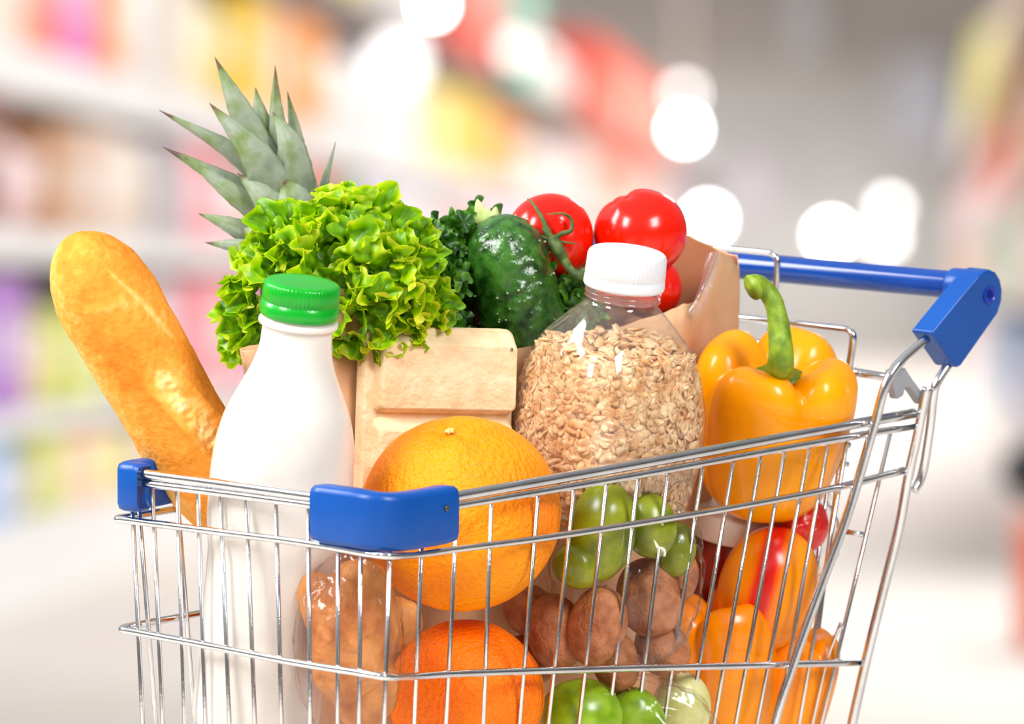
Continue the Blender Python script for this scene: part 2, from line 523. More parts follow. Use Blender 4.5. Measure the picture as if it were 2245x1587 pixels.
# rear panel: plane through the side panel near the handle
Rc = side(1935, 950, .004)
def rear(px, py, off=0.0):
    return on(px, py, Rc + V * off, U, -W - V * .03)
rw = [((1798, 972), (1728, 1587)), ((1828, 970), (1742, 1587)), ((1846, 968), (1768, 1587)), ((1740, 970), (1676, 1587)), ((1690, 960), (1630, 1587))]
for a, b in rw:
    part('vertical_wire', tube([rear(*a), rear(*b), rear(*ext(a, b, 1810))], .00122, 8), MT['chrome'])
part('horizontal_wire', tube([rear(1862, 976), rear(1700, 955), rear(1500, 930), rear(1280, 900)], .0018, 10), MT['chrome'])
part('horizontal_wire', tube([rear(1858, 1018), rear(1842, 1016), rear(1600, 985), rear(1260, 940)], .0016, 10), MT['chrome'])
part('horizontal_wire', tube([side(1893, 1172, .003), side(1855, 1165, .012)], .0016, 10), MT['chrome'])
# child seat wires
def seat(pts, r, off, name='seat_loop'):
    return part(name, tube(fillet([rear(*p, off) for p in pts], .007, 8), r, 12), MT['chrome'])
seat([(1280, 512), (1500, 536), (1704, 556), (1704, 600), (1692, 700), (1660, 980)], .00185, .028)
seat([(1260, 652), (1500, 681), (1626, 697), (1872, 724), (1868, 770), (1838, 926), (1800, 1060), (1776, 1150)], .0021, .012)
seat([(1400, 722), (1700, 756), (1813, 768), (1814, 800), (1700, 792), (1420, 760)], .0021, .026)
seat([(1440, 764), (1700, 792), (1800, 804), (1944, 828)], .0025, .03, 'seat_bar')
clip = [side(*p, -.001) for p in [(1958, 812), (1985, 806), (2002, 832), (2030, 868), (2022, 888), (1996, 850), (1986, 848), (1982, 868), (1968, 876), (1962, 852), (1960, 838)]]
part('seat_clip', prism(clip, U * .006), MT['grey_plastic'], smooth=False, bevel=.001)

# floor grid of the basket
cb = front(846, 1812, .001)
fl, sl = front(318, 1700, .001), side(1800, 1836, .001)
for k in range(8):
    t = (k + .5) / 8
    a = cb + (fl - cb) * t
    part('floor_wire', tube([a, a + (sl - cb)], .0012, 8), MT['chrome'])
for k in range(6):
    t = k / 5
    a = cb + (sl - cb) * t
    part('floor_wire', tube([a, a + (fl - cb)], .0016, 8), MT['chrome'])
# legs, base frame and castors below the frame of the picture
corners = [cb + U * .02 + V * .03, cb + (fl - cb) * .9 + V * .03, cb + (sl - cb) * .95 + U * .02, cb + (sl - cb) * .95 + (fl - cb) * .9]
feet = []
for c_ in corners:
    ft = Vector((c_.x, c_.y, .05)); feet.append(ft)
    part('leg', tube([c_, c_ * .5 + ft * .5, ft], .006, 12), MT['chrome'])
part('base_frame', tube(fillet([feet[0], feet[1], feet[3], feet[2], feet[0]], .01), .006, 10), MT['chrome'])
for ft in feet:
    wh = MB(); wh.add(*lathe(Vector((ft.x - .008, ft.y, .026)), Vector((ft.x + .008, ft.y, .026)),
                            [(0, .016), (.001, .023), (.004, .0255), (.012, .0255), (.015, .023), (.016, .016)], 28))
    wh.build('wheel', MT['rubber'], cart)

# corner bumpers ----------------------------------------------------
def bumper(path, h0, h1, thick, name='corner_bumper'):
    """path: outline points (outer face, mid height); a C shaped profile wrapped over the rim tubes"""
    n = len(path)
    mb = MB()
    prof = []
    zc = [(h1 - .003, 1, .0), ]
    ring = [(thick, h1 - .001), (thick * .85, h1), (.003, h1), (.0008, h1 - .0012), (0, h1 - .004), (0, h0 + .004), (.0008, h0 + .0012), (.003, h0),
            (thick * .85, h0), (thick, h0 + .001)]
    m_ = len(ring)
    vs, fs = [], []
    for i in range(n):
        p = path[i]
        t = (path[min(i + 1, n - 1)] - path[max(i - 1, 0)]).normalized()
        inw = W.cross(t).normalized()
        if inw.dot(U + V) < 0:
            inw = -inw
        sc = 1.0
        if i == 0 or i == n - 1:
            sc = .86
        elif i == 1 or i == n - 2:
            sc = .97
        zm = (h0 + h1) / 2
        for (q, z) in ring:
            qq = q if i not in (0, n - 1) else .001 + q * .9
            vs.append(p + inw * qq + W * (zm + (z - zm) * sc))
    for i in range(n - 1):
        for k in range(m_):
            k2 = (k + 1) % m_
            fs.append((i * m_ + k, i * m_ + k2, (i + 1) * m_ + k2, (i + 1) * m_ + k))
    fs.append(tuple(range(m_))); fs.append(tuple((n - 1) * m_ + k for k in range(m_ - 1, -1, -1)))
    mb.add(vs, fs)
    o = mb.build(name, MT['blue'], cart)
    return o

# front-right bumper : mid height line
mid = [front(676, 1126, -.006), front(681, 1127, -.006), front(700, 1130, -.006), front(735, 1135, -.006), front(765, 1139, -.0062)]
ca = front(765, 1139, -.0062); cb2 = side(925, 1143, -.0062); ck = front(858, 1152, -.0062)
ck = P(848, 1156, min(front(848, 1150, -.0062).y, side(848, 1150, -.0062).y) + .0)
for k in range(1, 8):
    t = k / 8
    mid.append((1 - t) ** 2 * ca + 2 * t * (1 - t) * ck + t * t * cb2)
mid += [side(925, 1143, -.0062), side(960, 1137, -.006), side(990, 1131, -.006), side(1005, 1128, -.006), side(1010, 1127, -.006)]
bp1 = bumper(mid, -.0152, .0156, .0125)
scp = side(981, 1114, -.0062)
part('screw', lathe(scp + U * .001, scp - U * .0006, [(0, .0016), (.0012, .0016), (.0015, .0011), (.0012, .0007)], 20), MT['screw'], parent=bp1)
# front-left bumper
fl0 = front(298, 1066, -.006)
ml = [front(300, 1073, -.006), front(297, 1073, -.006), front(288, 1072, -.006), front(268, 1070, -.006)]
la = ml[-1]; lk = front(243, 1067, -.006); lb = lk + V * .012
for k in range(1, 6):
    t = k / 6
    ml.append((1 - t) ** 2 * la + 2 * t * (1 - t) * lk + t * t * lb)
ml += [lk + V * s for s in (.012, .03, .038, .041)]
def bumper_l():
    return bumper(ml, -.0128, .0135, .0125)
# inward for the left leg points to -U: handle by own function
def bumper2(path, h0, h1, thick):
    ring = [(thick, h1 - .001), (thick * .85, h1), (.003, h1), (.0008, h1 - .0012), (0, h1 - .004), (0, h0 + .004), (.0008, h0 + .0012), (.003, h0),
            (thick * .85, h0), (thick, h0 + .001)]
    ctr = front(330, 1073, 0) + V * .05
    vs, fs = [], []
    n, m_ = len(path), len(ring)
    for i in range(n):
        p = path[i]
        t = (path[min(i + 1, n - 1)] - path[max(i - 1, 0)]).normalized()
        inw = W.cross(t).normalized()
        if inw.dot(ctr - p) < 0: inw = -inw
        sc = .86 if i in (0, n - 1) else (.97 if i in (1, n - 2) else 1)
        zm = (h0 + h1) / 2
        for q, z in ring:
            vs.append(p + inw * q + W * (zm + (z - zm) * sc))
    for i in range(n - 1):
        for k in range(m_):
            k2 = (k + 1) % m_
            fs.append((i * m_ + k, i * m_ + k2, (i + 1) * m_ + k2, (i + 1) * m_ + k))
    fs.append(tuple(range(m_))); fs.append(tuple((n - 1) * m_ + k for k in range(m_ - 1, -1, -1)))
    return MB().add(vs, fs).build('corner_bumper', MT['blue'], cart)
bumper2(ml, -.0128, .0135, .0115)

# handle ------------------------------------------------------------
hc = side(2150, 632, .004)
def hpl(px, py, off=0):
    return on(px, py, hc + V * off, U, W)
h_r = hpl(2120, 627); h_l = hpl(1296, 552)
hd = (h_l - h_r).normalized()
hl = (h_l - h_r).length
part('handle_bar', lathe(h_r, h_l, [(0, .0076), (.002, .0078), (hl - .002, .0078), (hl, .0076)], 40), MT['blue_handle'])
brk = [(2043, 730), (2070, 697), (2110, 648), (2145, 607), (2156, 597), (2170, 590), (2184, 596), (2194, 612), (2199, 635), (2197, 660), (2188, 688), (2160, 728),
       (2120, 785), (2108, 802), (2100, 807), (2094, 803), (2068, 765)]
bface = [side(*p, -.0105) for p in brk]
bk = part('handle_bracket', prism(bface, U * .0155), MT['blue'], smooth=False, bevel=.0016)
part('collar', lathe(h_r - hd * .006, h_r + hd * .018, [(0, .0088), (.0012, .0096), (.0150, .0096), (.0165, .009)], 40), MT['blue'], parent=bk)
bc = side(2169, 645, -.0108)
part('bolt', [lathe(bc + U * .002, bc - U * .002, [(0, .0042), (.0022, .0042), (.0028, .0036), (.0022, .003)], 6),
              lathe(bc + U * .002, bc - U * .0012, [(0, .0052), (.0024, .0052), (.0026, .0046), (.0022, .0042)], 32)], MT['bolt'], parent=bk, smooth=False)
offl = (h_l - h_r) + U * .004
bk2 = part('handle_bracket', prism([p + offl for p in bface], U * .0155), MT['blue'], smooth=False, bevel=.0016)
part('collar', lathe(h_l + hd * .006, h_l - hd * .018, [(0, .0088), (.0012, .0096), (.0150, .0096), (.0165, .009)], 40), MT['blue'], parent=bk2)

# ------------------------------------------------------------------ groceries
# --- oranges
def orange(px, py, r, d, pole, m, label, seed):
    c = P(px, py, d); rr = M(r, d)
    t = thing('orange', c - Vector((0, 0, rr)), label, 'orange', 'oranges in the front corner of the cart')
    def fn(th, ph, dr):
        s = 1 + .012 * nz(dr, 1.6, seed) + .006 * nz(dr, 4, seed)
        s -= .075 * math.exp(-(th / .16) ** 2)
        s -= .02 * math.exp(-((th - .22) / .2) ** 2) * max(0, math.cos(5 * ph + seed))
        return (s, s * .97)
    b = MB(); b.add(*blob(c, rr, pole, fn, 96, 64))
    o = b.build('peel', m, t)
    pv = Vector(pole).normalized()
    pc = c + pv * rr * .905
    u, v, w = basis(pv)
    bb = MB()
    for k in range(6):
        a = k * PI / 3 + .2
        bb.add(*tube(catmull([pc + w * .0016, pc + (u * math.cos(a) + v * math.sin(a)) * .0016 + w * .0012, pc + (u * math.cos(a) + v * math.sin(a)) * .0036 + w * .0018], 3),
                     [.0014] * 4 + [.0010, .0008, .0004][:3], 8)) if False else None
    bb.add(*blob(pc + w * .001, (.0024, .0024, .0013), pv, lambda th, ph, dr: 1 + .22 * math.cos(5 * ph), 30, 14))
    bb.build('stem_button', MT['button'], t)
    return t
orange(1010, 1126, 220, 6.148, (-.115, -.43, .894), MT['orange'], 'larger orange right behind the blue front bumper, on top of another orange', 1.3)
orange(1022, 1526, 172, 6.172, (.4, .6, .7), MT['orange_low'], 'lower orange behind the front wires of the cart, under the larger orange', 4.1)

# --- milk bottle
mt_, mb_ = P(660, 650, 6.083), P(553, 1640, 6.139)
milk = thing('milk_bottle', mb_, 'white plastic milk bottle with a green screw cap, left of the oranges', 'bottle')
ax = (mb_ - mt_).normalized(); s6 = 6.09 / F
L_ = (mb_ - mt_).length
pts = [(44, 78), (50, 80), (51, 86), (58, 88.5), (64, 86), (66, 80), (75, 78), (120, 81), (165, 94), (210, 114), (255, 134), (300, 147), (350, 155), (410, 158), (470, 157), (520, 154),
       (560, 148), (600, 143), (700, 141), (850, 141), (940, 141), (970, 138), (985, 128), (990, 110)]
prof = [(a * s6, b * s6) for a, b in pts]
prs = []
cp = catmull([Vector((a, b, 0)) for a, b in prof], 4)
def milk_fn(a, t, j):
    q = t / s6
    k = max(0, min(1, (q - 560) / 60))
    return 1 + k * .012 * math.cos(12 * a)
MB().add(*lathe(mt_, mb_, [(p.x, p.y) for p in cp], 72, milk_fn)).build('bottle_body', MT['milk'], milk)
capb = MB()
cpts = [(-34, 20), (-34, 60), (-33.5, 76), (-31, 81), (-27, 84), (8, 85), (9, 84), (11, 84), (13, 86.5), (30, 87.5), (40, 87), (44, 84)]
capb.add(*lathe(mt_, mb_, [(a * s6, b * s6) for a, b in cpts], 240, lambda a, t, j: 1 + (.009 * math.cos(60 * a) if 4 <= j <= 6 else 0)))
capb.build('screw_cap', MT['green_cap'], milk)

# --- baguette
def baguette():
    a, b = P(152, 515, 6.128), P(538, 1180, 6.150)
    bm = thing('baguette', P(545, 1120, 6.135), 'golden crusty baguette leaning out over the front left bumper of the cart', 'bread')
    axis = b - a; Lb = axis.length; w = axis.normalized()
    u, v, w = basis(w, (0, -1, 0))
    # u is across the picture, v towards the camera or away
    if u.x < 0:
        u, v = -u, -v
    if v.y > 0:
        v = -v
    n, seg = 230, 150
    vs, fs, fa = [], [], []
    rr = M(112, 6.13)
    for i in range(n):
        t = i / (n - 1)
        s = t * Lb / rr
        q = min(1, s / 1.9)
        r = rr * (1 - (1 - q) ** 2.3) ** .5 * (1 + .04 * math.sin(6 * t + 1))
        e = (1 - t) * Lb / rr
        q2 = min(1, e / 2.6 + .02); r *= (1 - (1 - q2) ** 2.2) ** .5
        for k in range(seg):
            an = 2 * PI * k / seg
            p0 = a + axis * t
            dirv = u * math.cos(an) + v * math.sin(an)
            cu, cv = math.cos(an), math.sin(an)
            # long slash running obliquely over the upper right side
            x, y = cu, t
            g = 0.12
            def slash(x0, t0, x1, t1, wd):
                if cv < -.1: return 0, 0
                lx, ly = x1 - x0, (t1 - t0) * 5
                px_, py_ = cu - x0, (t - t0) * 5
                ll_ = lx * lx + ly * ly
                z = (px_ * lx + py_ * ly) / ll_
                dd = (px_ * ly - py_ * lx) / math.sqrt(ll_)
                end = math.exp(-max(0, abs(z - .5) - .42) ** 2 * 160)
                return math.exp(-(dd / wd) ** 2) * end, math.exp(-((abs(dd) - wd * 1.25) / (wd * .28)) ** 2) * end
            s1, e1 = slash(.15, .45, .75, .86, .26)
            s2, e2 = slash(-.5, .2, .35, .235, .07)
            s3, e3 = slash(.35, .12, .78, .40, .045)
            s4, e4 = slash(-.25, .86, .95, .80, .06)
            g += s1 * .40 + s2 * .16 + s3 * .26 + s4 * .2
            dsp = -.10 * s1 + .085 * e1 - .02 * s3 + .02 * e3 - .025 * s4 + .03 * s2
            dsp -= .05 * math.exp(-(((cu + .35) / .3) ** 2 + ((t - .52) / .1) ** 2)) * (cv > 0)
            g += .35 * max(0, (-cu - .55)) * 1.4
            g += -.12 * math.exp(-(((cu + .3) / .35) ** 2 + ((t - .5) / .14) ** 2))
            p = p0 + dirv * r * (1 + dsp)
            p += dirv * rr * (.035 * nz(p, 28, 3) + .014 * nz(p, 90, 5) + .008 * nz(p, 300, 6) + s1 * (.05 * nz(p, 120, 9) + .05 * nz(p, 330, 4)))
            vs.append(p); fa.append(max(.001, min(1, g + .18 + s1 * (.35 * nz(p, 160, 2) + .3 * nz(p, 380, 3)) + .16 * nz(p, 40, 8) + .10 * nz(p, 260, 1) + .45 * max(0, nz(p, 75, 12) - .34))))
    for i in range(n - 1):
        for k in range(seg):
            k2 = (k + 1) % seg
            fs.append((i * seg + k, i * seg + k2, (i + 1) * seg + k2, (i + 1) * seg + k))
    fs.append(tuple(range(seg - 1, -1, -1))); fs.append(tuple((n - 1) * seg + k for k in range(seg)))
    MB().add(vs, fs, fa).build('crust', MT['bread'], bm)
baguette()

# --- paper bag
bag = thing('paper_bag', P(1000, 1790, 6.33), 'open brown kraft paper bag holding the lettuce, cucumber and tomatoes', 'paper bag')
# (px, depth, top row)
loop = [(520, 6.17, 768), (640, 6.186, 764), (800, 6.208, 768), (1000, 6.236, 770), (1130, 6.253, 765), (1200, 6.274, 752), (1300, 6.294, 730), (1440, 6.308, 692), (1476, 6.311, 676),
        (1500, 6.315, 668), (1534, 6.338, 657), (1556, 6.346, 612), (1578, 6.358, 552), (1604, 6.37, 562), (1620, 6.378, 590), (1617, 6.384, 560),
        (1580, 6.390, 548), (1513, 6.394, 514), (1440, 6.396, 545), (1300, 6.376, 560), (1130, 6.345, 600), (990, 6.30, 640), (820, 6.262, 700), (660, 6.210, 745), (560, 6.182, 755), (525, 6.173, 762)]
def bag_mesh():
    n = len(loop); rows = 26
    dense = []
    for i in range(n):
        a, b = loop[i], loop[(i + 1) % n]
        for k in range(4):
            t = k / 4
            dense.append(tuple(a[j] + (b[j] - a[j]) * t for j in range(3)))
    m_ = len(dense)
    vs, fs = [], []
    for j in range(rows + 1):
        q = j / rows
        for i, (px, d, ty) in enumerate(dense):
            y = ty + (1775 - ty) * q
            pxx = px + (1000 - px) * .20 * max(0, (y - 752) / 1025) ** .65
            dd = d + (6.26 - d) * .18 * q + .012 * q
            p = P(pxx, y, dd)
            k_ = .0022 * nz(p, 22, 1) + .0012 * nz(p, 60, 4)
            p += Vector((k_, -k_, 0)) * (0.3 + .7 * min(1, q * 4))
            if j == 0:
                p += Vector((0, 0, .0012 * nz(p, 180, 8)))
            vs.append(p)
    for j in range(rows):
        for i in range(m_):
            i2 = (i + 1) % m_
            fs.append((j * m_ + i, j * m_ + i2, (j + 1) * m_ + i2, (j + 1) * m_ + i))
    fs.append(tuple(rows * m_ + i for i in range(m_)))
    return vs, fs
vs, fs = bag_mesh()
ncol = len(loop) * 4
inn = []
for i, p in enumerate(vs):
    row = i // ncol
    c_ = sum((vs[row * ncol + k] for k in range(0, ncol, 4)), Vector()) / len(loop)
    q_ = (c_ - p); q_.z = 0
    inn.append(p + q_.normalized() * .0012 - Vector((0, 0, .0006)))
MB().add(inn, fs).build('bag_inner_shade', MT['paper_shaded'], bag)  # extra inner shell, the bag's interior shade put into its colour
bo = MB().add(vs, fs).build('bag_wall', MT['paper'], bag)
md = bo.modifiers.new('solid', 'SOLIDIFY'); md.thickness = .0006; md.offset = 0
# crumpled strip of clear film on the bag's inner right corner
fs_pts = [(1566, 552), (1556, 590), (1548, 625), (1538, 655), (1520, 690)]
vv, ff = [], []
for j, (x, y) in enumerate(fs_pts):
    for k in range(5):
        q = P(x - 14 + 7 * k, y + 3 * math.sin(k * 2 + j), 6.318 + .004 * math.sin(k * 1.7 + j))
        vv.append(q)
for j in range(len(fs_pts) - 1):
    for k in range(4):
        ff.append((j * 5 + k, j * 5 + k + 1, (j + 1) * 5 + k + 1, (j + 1) * 5 + k))
fm = MB().add(vv, ff).build('film_strip', film_mat('shiny_film', (.97, .95, .95, 1), gl=1.2, rough=.15, base=.25, bump=.5, bscale=80, haze=.12), bag, sub=2)

# --- pulp tray
def tray():
    o = P(800, 715, 6.192)
    X = (P(1130, 722, 6.226) - o); wx = X.length; X.normalize()
    Z = Vector((0, -.04, 1)); Z = (Z - X * Z.dot(X)).normalized()
    Y = Z.cross(X).normalized()
    t = thing('pulp_tray', o - Z * M(420, 6.2) + X * wx / 2, 'beige moulded pulp food tray standing on edge behind the upper orange', 'tray')
    def rrect(x0, z0, x1, z1, r, y, n=6):
        pts = []
        for (cx, cz, a0) in ((x1 - r, z1 - r, 0), (x0 + r, z1 - r, 90), (x0 + r, z0 + r, 180), (x1 - r, z0 + r, 270)):
            for k in range(n + 1):
                a = math.radians(a0 + 90 * k / n)
                pts.append(o + X * (cx + r * math.cos(a)) + Z * (cz + r * math.sin(a)) + Y * y)
        return pts
    pxm = 6.2 / F
    def loft(layers):
        vs, fs = [], []
        n = len(layers[0])
        for l in layers: vs += l
        for j in range(len(layers) - 1):
            for k in range(n):
                k2 = (k + 1) % n
                fs.append((j * n + k, j * n + k2, (j + 1) * n + k2, (j + 1) * n + k))
        fs.append(tuple(range(n - 1, -1, -1))); fs.append(tuple((len(layers) - 1) * n + k for k in range(n)))
        return vs, fs
    h = 420 * pxm
    lay = [rrect(0, -h, wx, 0, 22 * pxm, .010), rrect(0, -h, wx, 0, 24 * pxm, .002), rrect(2 * pxm, -h, wx - 2 * pxm, -2 * pxm, 24 * pxm, 0),
           rrect(5 * pxm, -h, wx - 5 * pxm, -5 * pxm, 24 * pxm, -.001)]
    MB().add(*loft(lay)).build('tray_rim', MT['pulp'], t, smooth=False, bevel=.0005)
    def comp(z0, z1):
        l = [rrect(22 * pxm, z0, wx - 4 * pxm, z1, 16 * pxm, -.0005), rrect(30 * pxm, z0 + 6 * pxm, wx - 5 * pxm, z1 - 22 * pxm, 14 * pxm, -.006),
             rrect(34 * pxm, z0 + 9 * pxm, wx - 6 * pxm, z1 - 28 * pxm, 12 * pxm, -.0075), rrect(38 * pxm, z0 + 12 * pxm, wx - 9 * pxm, z1 - 33 * pxm, 12 * pxm, -.008)]
        MB().add(*loft(l)).build('raised_panel', MT['pulp'], t, smooth=False, bevel=.0008)
    comp(-188 * pxm, -6 * pxm)
    comp(-400 * pxm, -196 * pxm)
    cu = bpy.data.curves.new('printed_letter', 'FONT'); cu.body = 'a'; cu.size = 17 * pxm; cu.extrude = .00005
    fo = bpy.data.objects.new('printed_letter_curve', cu)
    COL.objects.link(fo)
    dg = bpy.context.evaluated_depsgraph_get()
    me = bpy.data.meshes.new_from_object(fo.evaluated_get(dg))
    bpy.data.objects.remove(fo)
    me.materials.append(MT['ink'])
    lo = bpy.data.objects.new('printed_letter', me); COL.objects.link(lo)
    lo.parent = t
    pos = o + X * (wx - 25 * pxm) - Z * (47 * pxm) - Y * .0086
    lo.matrix_local = Matrix.Translation(pos - t.location) @ Matrix((X, Z, -Y)).transposed().to_4x4()
tray()

# --- oat bottle
ob_t, ob_b = P(1372, 590, 6.212), P(1306, 1150, 6.244)
oatb = thing('oat_bottle', ob_b, 'clear plastic bottle of rolled oats with a white screw cap, left of the yellow pepper', 'bottle')
so = 6.215 / F
def square(a, t, j):
    q = max(0, min(1, (t / so - 70) / 90))
    a2 = a + .62
    se = (abs(math.cos(a2)) ** 4 + abs(math.sin(a2)) ** 4) ** (-.25)
    return 1 + (se - 1) * q * .75
oprof = [(38, 76), (48, 76), (50, 84), (55, 84), (57, 76), (72, 77), (84, 86), (110, 108), (150, 136), (190, 158), (240, 174), (310, 188), (370, 190), (430, 186), (490, 178), (530, 172), (548, 160), (552, 120)]
cpo = catmull([Vector((a * so, b * so, 0)) for a, b in oprof], 3)
MB().add(*lathe(ob_t, ob_b, [(p.x, p.y) for p in cpo], 72, square)).build('clear_body', MT['pet'], oatb)
cw = [(-42, 20), (-42, 70), (-40, 80), (-36, 85), (-30, 87), (12, 88.5), (14, 87), (16, 87), (18, 89), (34, 90), (40, 88), (41, 80)]
MB().add(*lathe(ob_t, ob_b, [(a * so, b * so) for a, b in cw], 240, lambda a, t, j: 1 + (.006 * math.cos(60 * a) if 4 <= j <= 5 else 0))).build('screw_cap', MT['white_cap'], oatb)
MB().add(*lathe(ob_t, ob_b, [(a * so, b * so) for a, b in [(60, 77), (61, 84), (66, 85), (67, 77)]], 64)).build('neck_ring', MT['pet'], oatb)
def oats():
    w = (ob_b - ob_t).normalized(); u, v, w = basis(w)
    mb = MB()
    def rad(q):
        for i in range(len(oprof) - 1):
            if oprof[i][0] <= q <= oprof[i + 1][0]:
                f = (q - oprof[i][0]) / (oprof[i + 1][0] - oprof[i][0] + 1e-9)
                return oprof[i][1] + (oprof[i + 1][1] - oprof[i][1]) * f
        return 100
    core = [(190, 20), (186, 110)] + [(q, rad(q) * .90) for q in range(196, 540, 20)] + [(540, 60)]
    mb.add(*lathe(ob_t, ob_b, [(a * so, b * so) for a, b in core], 48, square))
    r2 = random.Random(3)
    n = 0
    while n < 3400:
        q = r2.uniform(160, 545)
        an = r2.uniform(0, 2 * PI)
        if q < 186:
            rr_ = rad(186) * .90 * math.sqrt(r2.random()); q = 178 + r2.uniform(-8, 6) + 6 * math.sin(an * 2)
        else:
            rr_ = rad(q) * r2.uniform(.89, .93)
        se = square(an, q * so, 0)
        c = ob_t + w * (q * so) + (u * math.cos(an) + v * math.sin(an)) * rr_ * se * so
        if (u * math.cos(an) + v * math.sin(an)).y > .35 and q > 186:
            n += .5
            continue
        nrm = (u * math.cos(an) + v * math.sin(an)) if q > 186 else -w
        nrm = (nrm + Vector((r2.uniform(-1, 1), r2.uniform(-1, 1), r2.uniform(-1, 1))) * .55).normalized()
        tt = nrm.orthogonal().normalized(); tt.rotate(Quaternion(nrm, r2.uniform(0, 2 * PI)))
        bb_ = nrm.cross(tt)
        la_, lb_, lc_ = r2.uniform(.0048, .0066), r2.uniform(.0028, .0038), .0008
        vs, fs = [], []
        ring = 10
        for z, sc in ((-1, .55), (0, 1), (1, .6)):
            for k in range(ring):
                a = 2 * PI * k / ring
                x_, y_ = math.cos(a) * sc, math.sin(a) * sc
                curl = .0009 * (x_ * x_) - .0006 * (y_ * y_)
                vs.append(c + tt * (x_ * la_) + bb_ * (y_ * lb_) + nrm * (z * lc_ + curl))
        cr = len(vs); vs.append(c - nrm * lc_); vs.append(c + nrm * lc_ * .4)
        for l in range(2):
            for k in range(ring):
                k2 = (k + 1) % ring
                fs.append((l * ring + k, l * ring + k2, (l + 1) * ring + k2, (l + 1) * ring + k))
        for k in range(ring):
            k2 = (k + 1) % ring
            fs.append((cr, k2, k)); fs.append((cr + 1, 2 * ring + k, 2 * ring + k2))
        mb.add(vs, fs); n += 1
    o = mb.build('rolled_oats', MT['oat'], None)
    anchor_tag(o, 'pale rolled oat flakes filling the clear bottle with the white cap', 'oats')
    o['kind'] = 'stuff'
oats()

# --- peppers
def pepper(c, rr, hh, axis, m, label, lobes=4, phase=0.3, stem=None, group=None, name='bell_pepper', cat='pepper'):
    t = thing(name, c - Vector((0, 0, rr)), label, cat, group)
    u, v, w = basis(axis)
    prof = [(0, .60), (.12, .59), (.22, .64), (.34, .80), (.50, .94), (.68, .99), (.85, .93), (.97, .76), (1.0, .52), (.98, .25), (.93, -.05), (.86, -.35), (.76, -.65), (.62, -.85), (.42, -.97), (.2, -.93), (0, -.90)]
    cpv = catmull([Vector((a, b, 0)) for a, b in prof], 4)
    seg = 96
    vs, fs = [], []
    for j, q in enumerate(cpv):
        f = j / (len(cpv) - 1)
        for k in range(seg):
            a = 2 * PI * k / seg
            lob = abs(math.cos(lobes / 2 * a + phase))
            groove = (1 - lob) ** 2.2
            amt = .20 * math.exp(-((f - .30) / .22) ** 2) + .07 * (1 - f) + .04
            r_ = max(0, q.x) * (1 - amt * groove + .03 * math.sin(2 * a + 1))
            z_ = q.y - (.26 * groove * math.exp(-((f - .28) / .16) ** 2)) + .05 * math.cos(a + 1.2) * max(0, q.y)
            vs.append(c + (u * math.cos(a) + v * math.sin(a)) * r_ * rr + w * z_ * hh)
    n = len(cpv)
    for j in range(n - 1):
        for k in range(seg):
            k2 = (k + 1) % seg
            fs.append((j * seg + k, (j + 1) * seg + k, (j + 1) * seg + k2, j * seg + k2))
    MB().add(vs, fs).build('flesh', m, t)
    top = c + w * hh * .60
    if stem:
        cal = MB()
        vs, fs = [], []
        for j, (r_, z_) in enumerate([(.10, .012), (.2, .006), (.31, .004), (.33, .001)]):
            for k in range(40):
                a = 2 * PI * k / 40
                vs.append(top + (u * math.cos(a) + v * math.sin(a)) * rr * r_ * (1 + (.12 * math.cos(5 * a) if j > 1 else 0)) + w * (z_ + .0015))
        for j in range(3):
            for k in range(40):
                k2 = (k + 1) % 40
                fs.append((j * 40 + k, (j + 1) * 40 + k, (j + 1) * 40 + k2, j * 40 + k2))
        cal.add(vs, fs); cal.build('calyx', MT['calyx_leaf'], t)
        sp = catmull([top + w * .001] + stem, 6)
        ns = len(sp)
        rs = []
        for i in range(ns):
            q = i / (ns - 1)
            rs.append(rr * (.19 - .07 * min(1, q * 2.2) + .05 * max(0, (q - .75) / .25)))
        rs[0] *= 1.25
        MB().add(*tube(sp, rs, 16)).build('stem', MT['pepper_stem'], t)
    return t
pc = P(1690, 945, 6.326)
pepper(pc, M(176, 6.325), M(195, 6.325), (.10, -.40, .90), MT['pepper'], 'large yellow bell pepper with a curved green stem, at the handle end of the cart', 4, .66,
       stem=[P(1712, 790, 6.275), P(1708, 720, 6.272), P(1698, 668, 6.272), P(1682, 640, 6.272), P(1662, 626, 6.27), P(1650, 630, 6.268)])
pepper(P(1592, 1468, 6.336), M(122, 6.29), M(168, 6.29), (-.1, -.2, .95), MT['pepper2'], 'orange yellow pepper low in the cart, left of the one beside the handle-side post', 3, .2, group=None)
pepper(P(1722, 1530, 6.366), M(104, 6.33), M(160, 6.33), (.15, -.15, .95), MT['pepper2'], 'orange yellow pepper low in the cart beside the chrome handle-side post', 3, 1.1)

# --- mango and red fruit
mg = thing('mango', P(1690, 1400, 6.345), 'orange mango with a red blush behind the side wires, under the red tomato', 'mango')
MB().add(*blob(P(1682, 1290, 6.334), (M(108, 6.32), M(92, 6.32), M(142, 6.32)), (.25, -.1, .95), lambda th, ph, dr: 1 + .05 * nz(dr, 1.5, 4), 64, 44,
               facfn=lambda th, ph, dr: max(.01, .95 * math.exp(-((dr.x - .12) / .30) ** 2) * (1 if dr.y < .5 or True else 0) - .05))).build('skin', MT['mango'], mg)

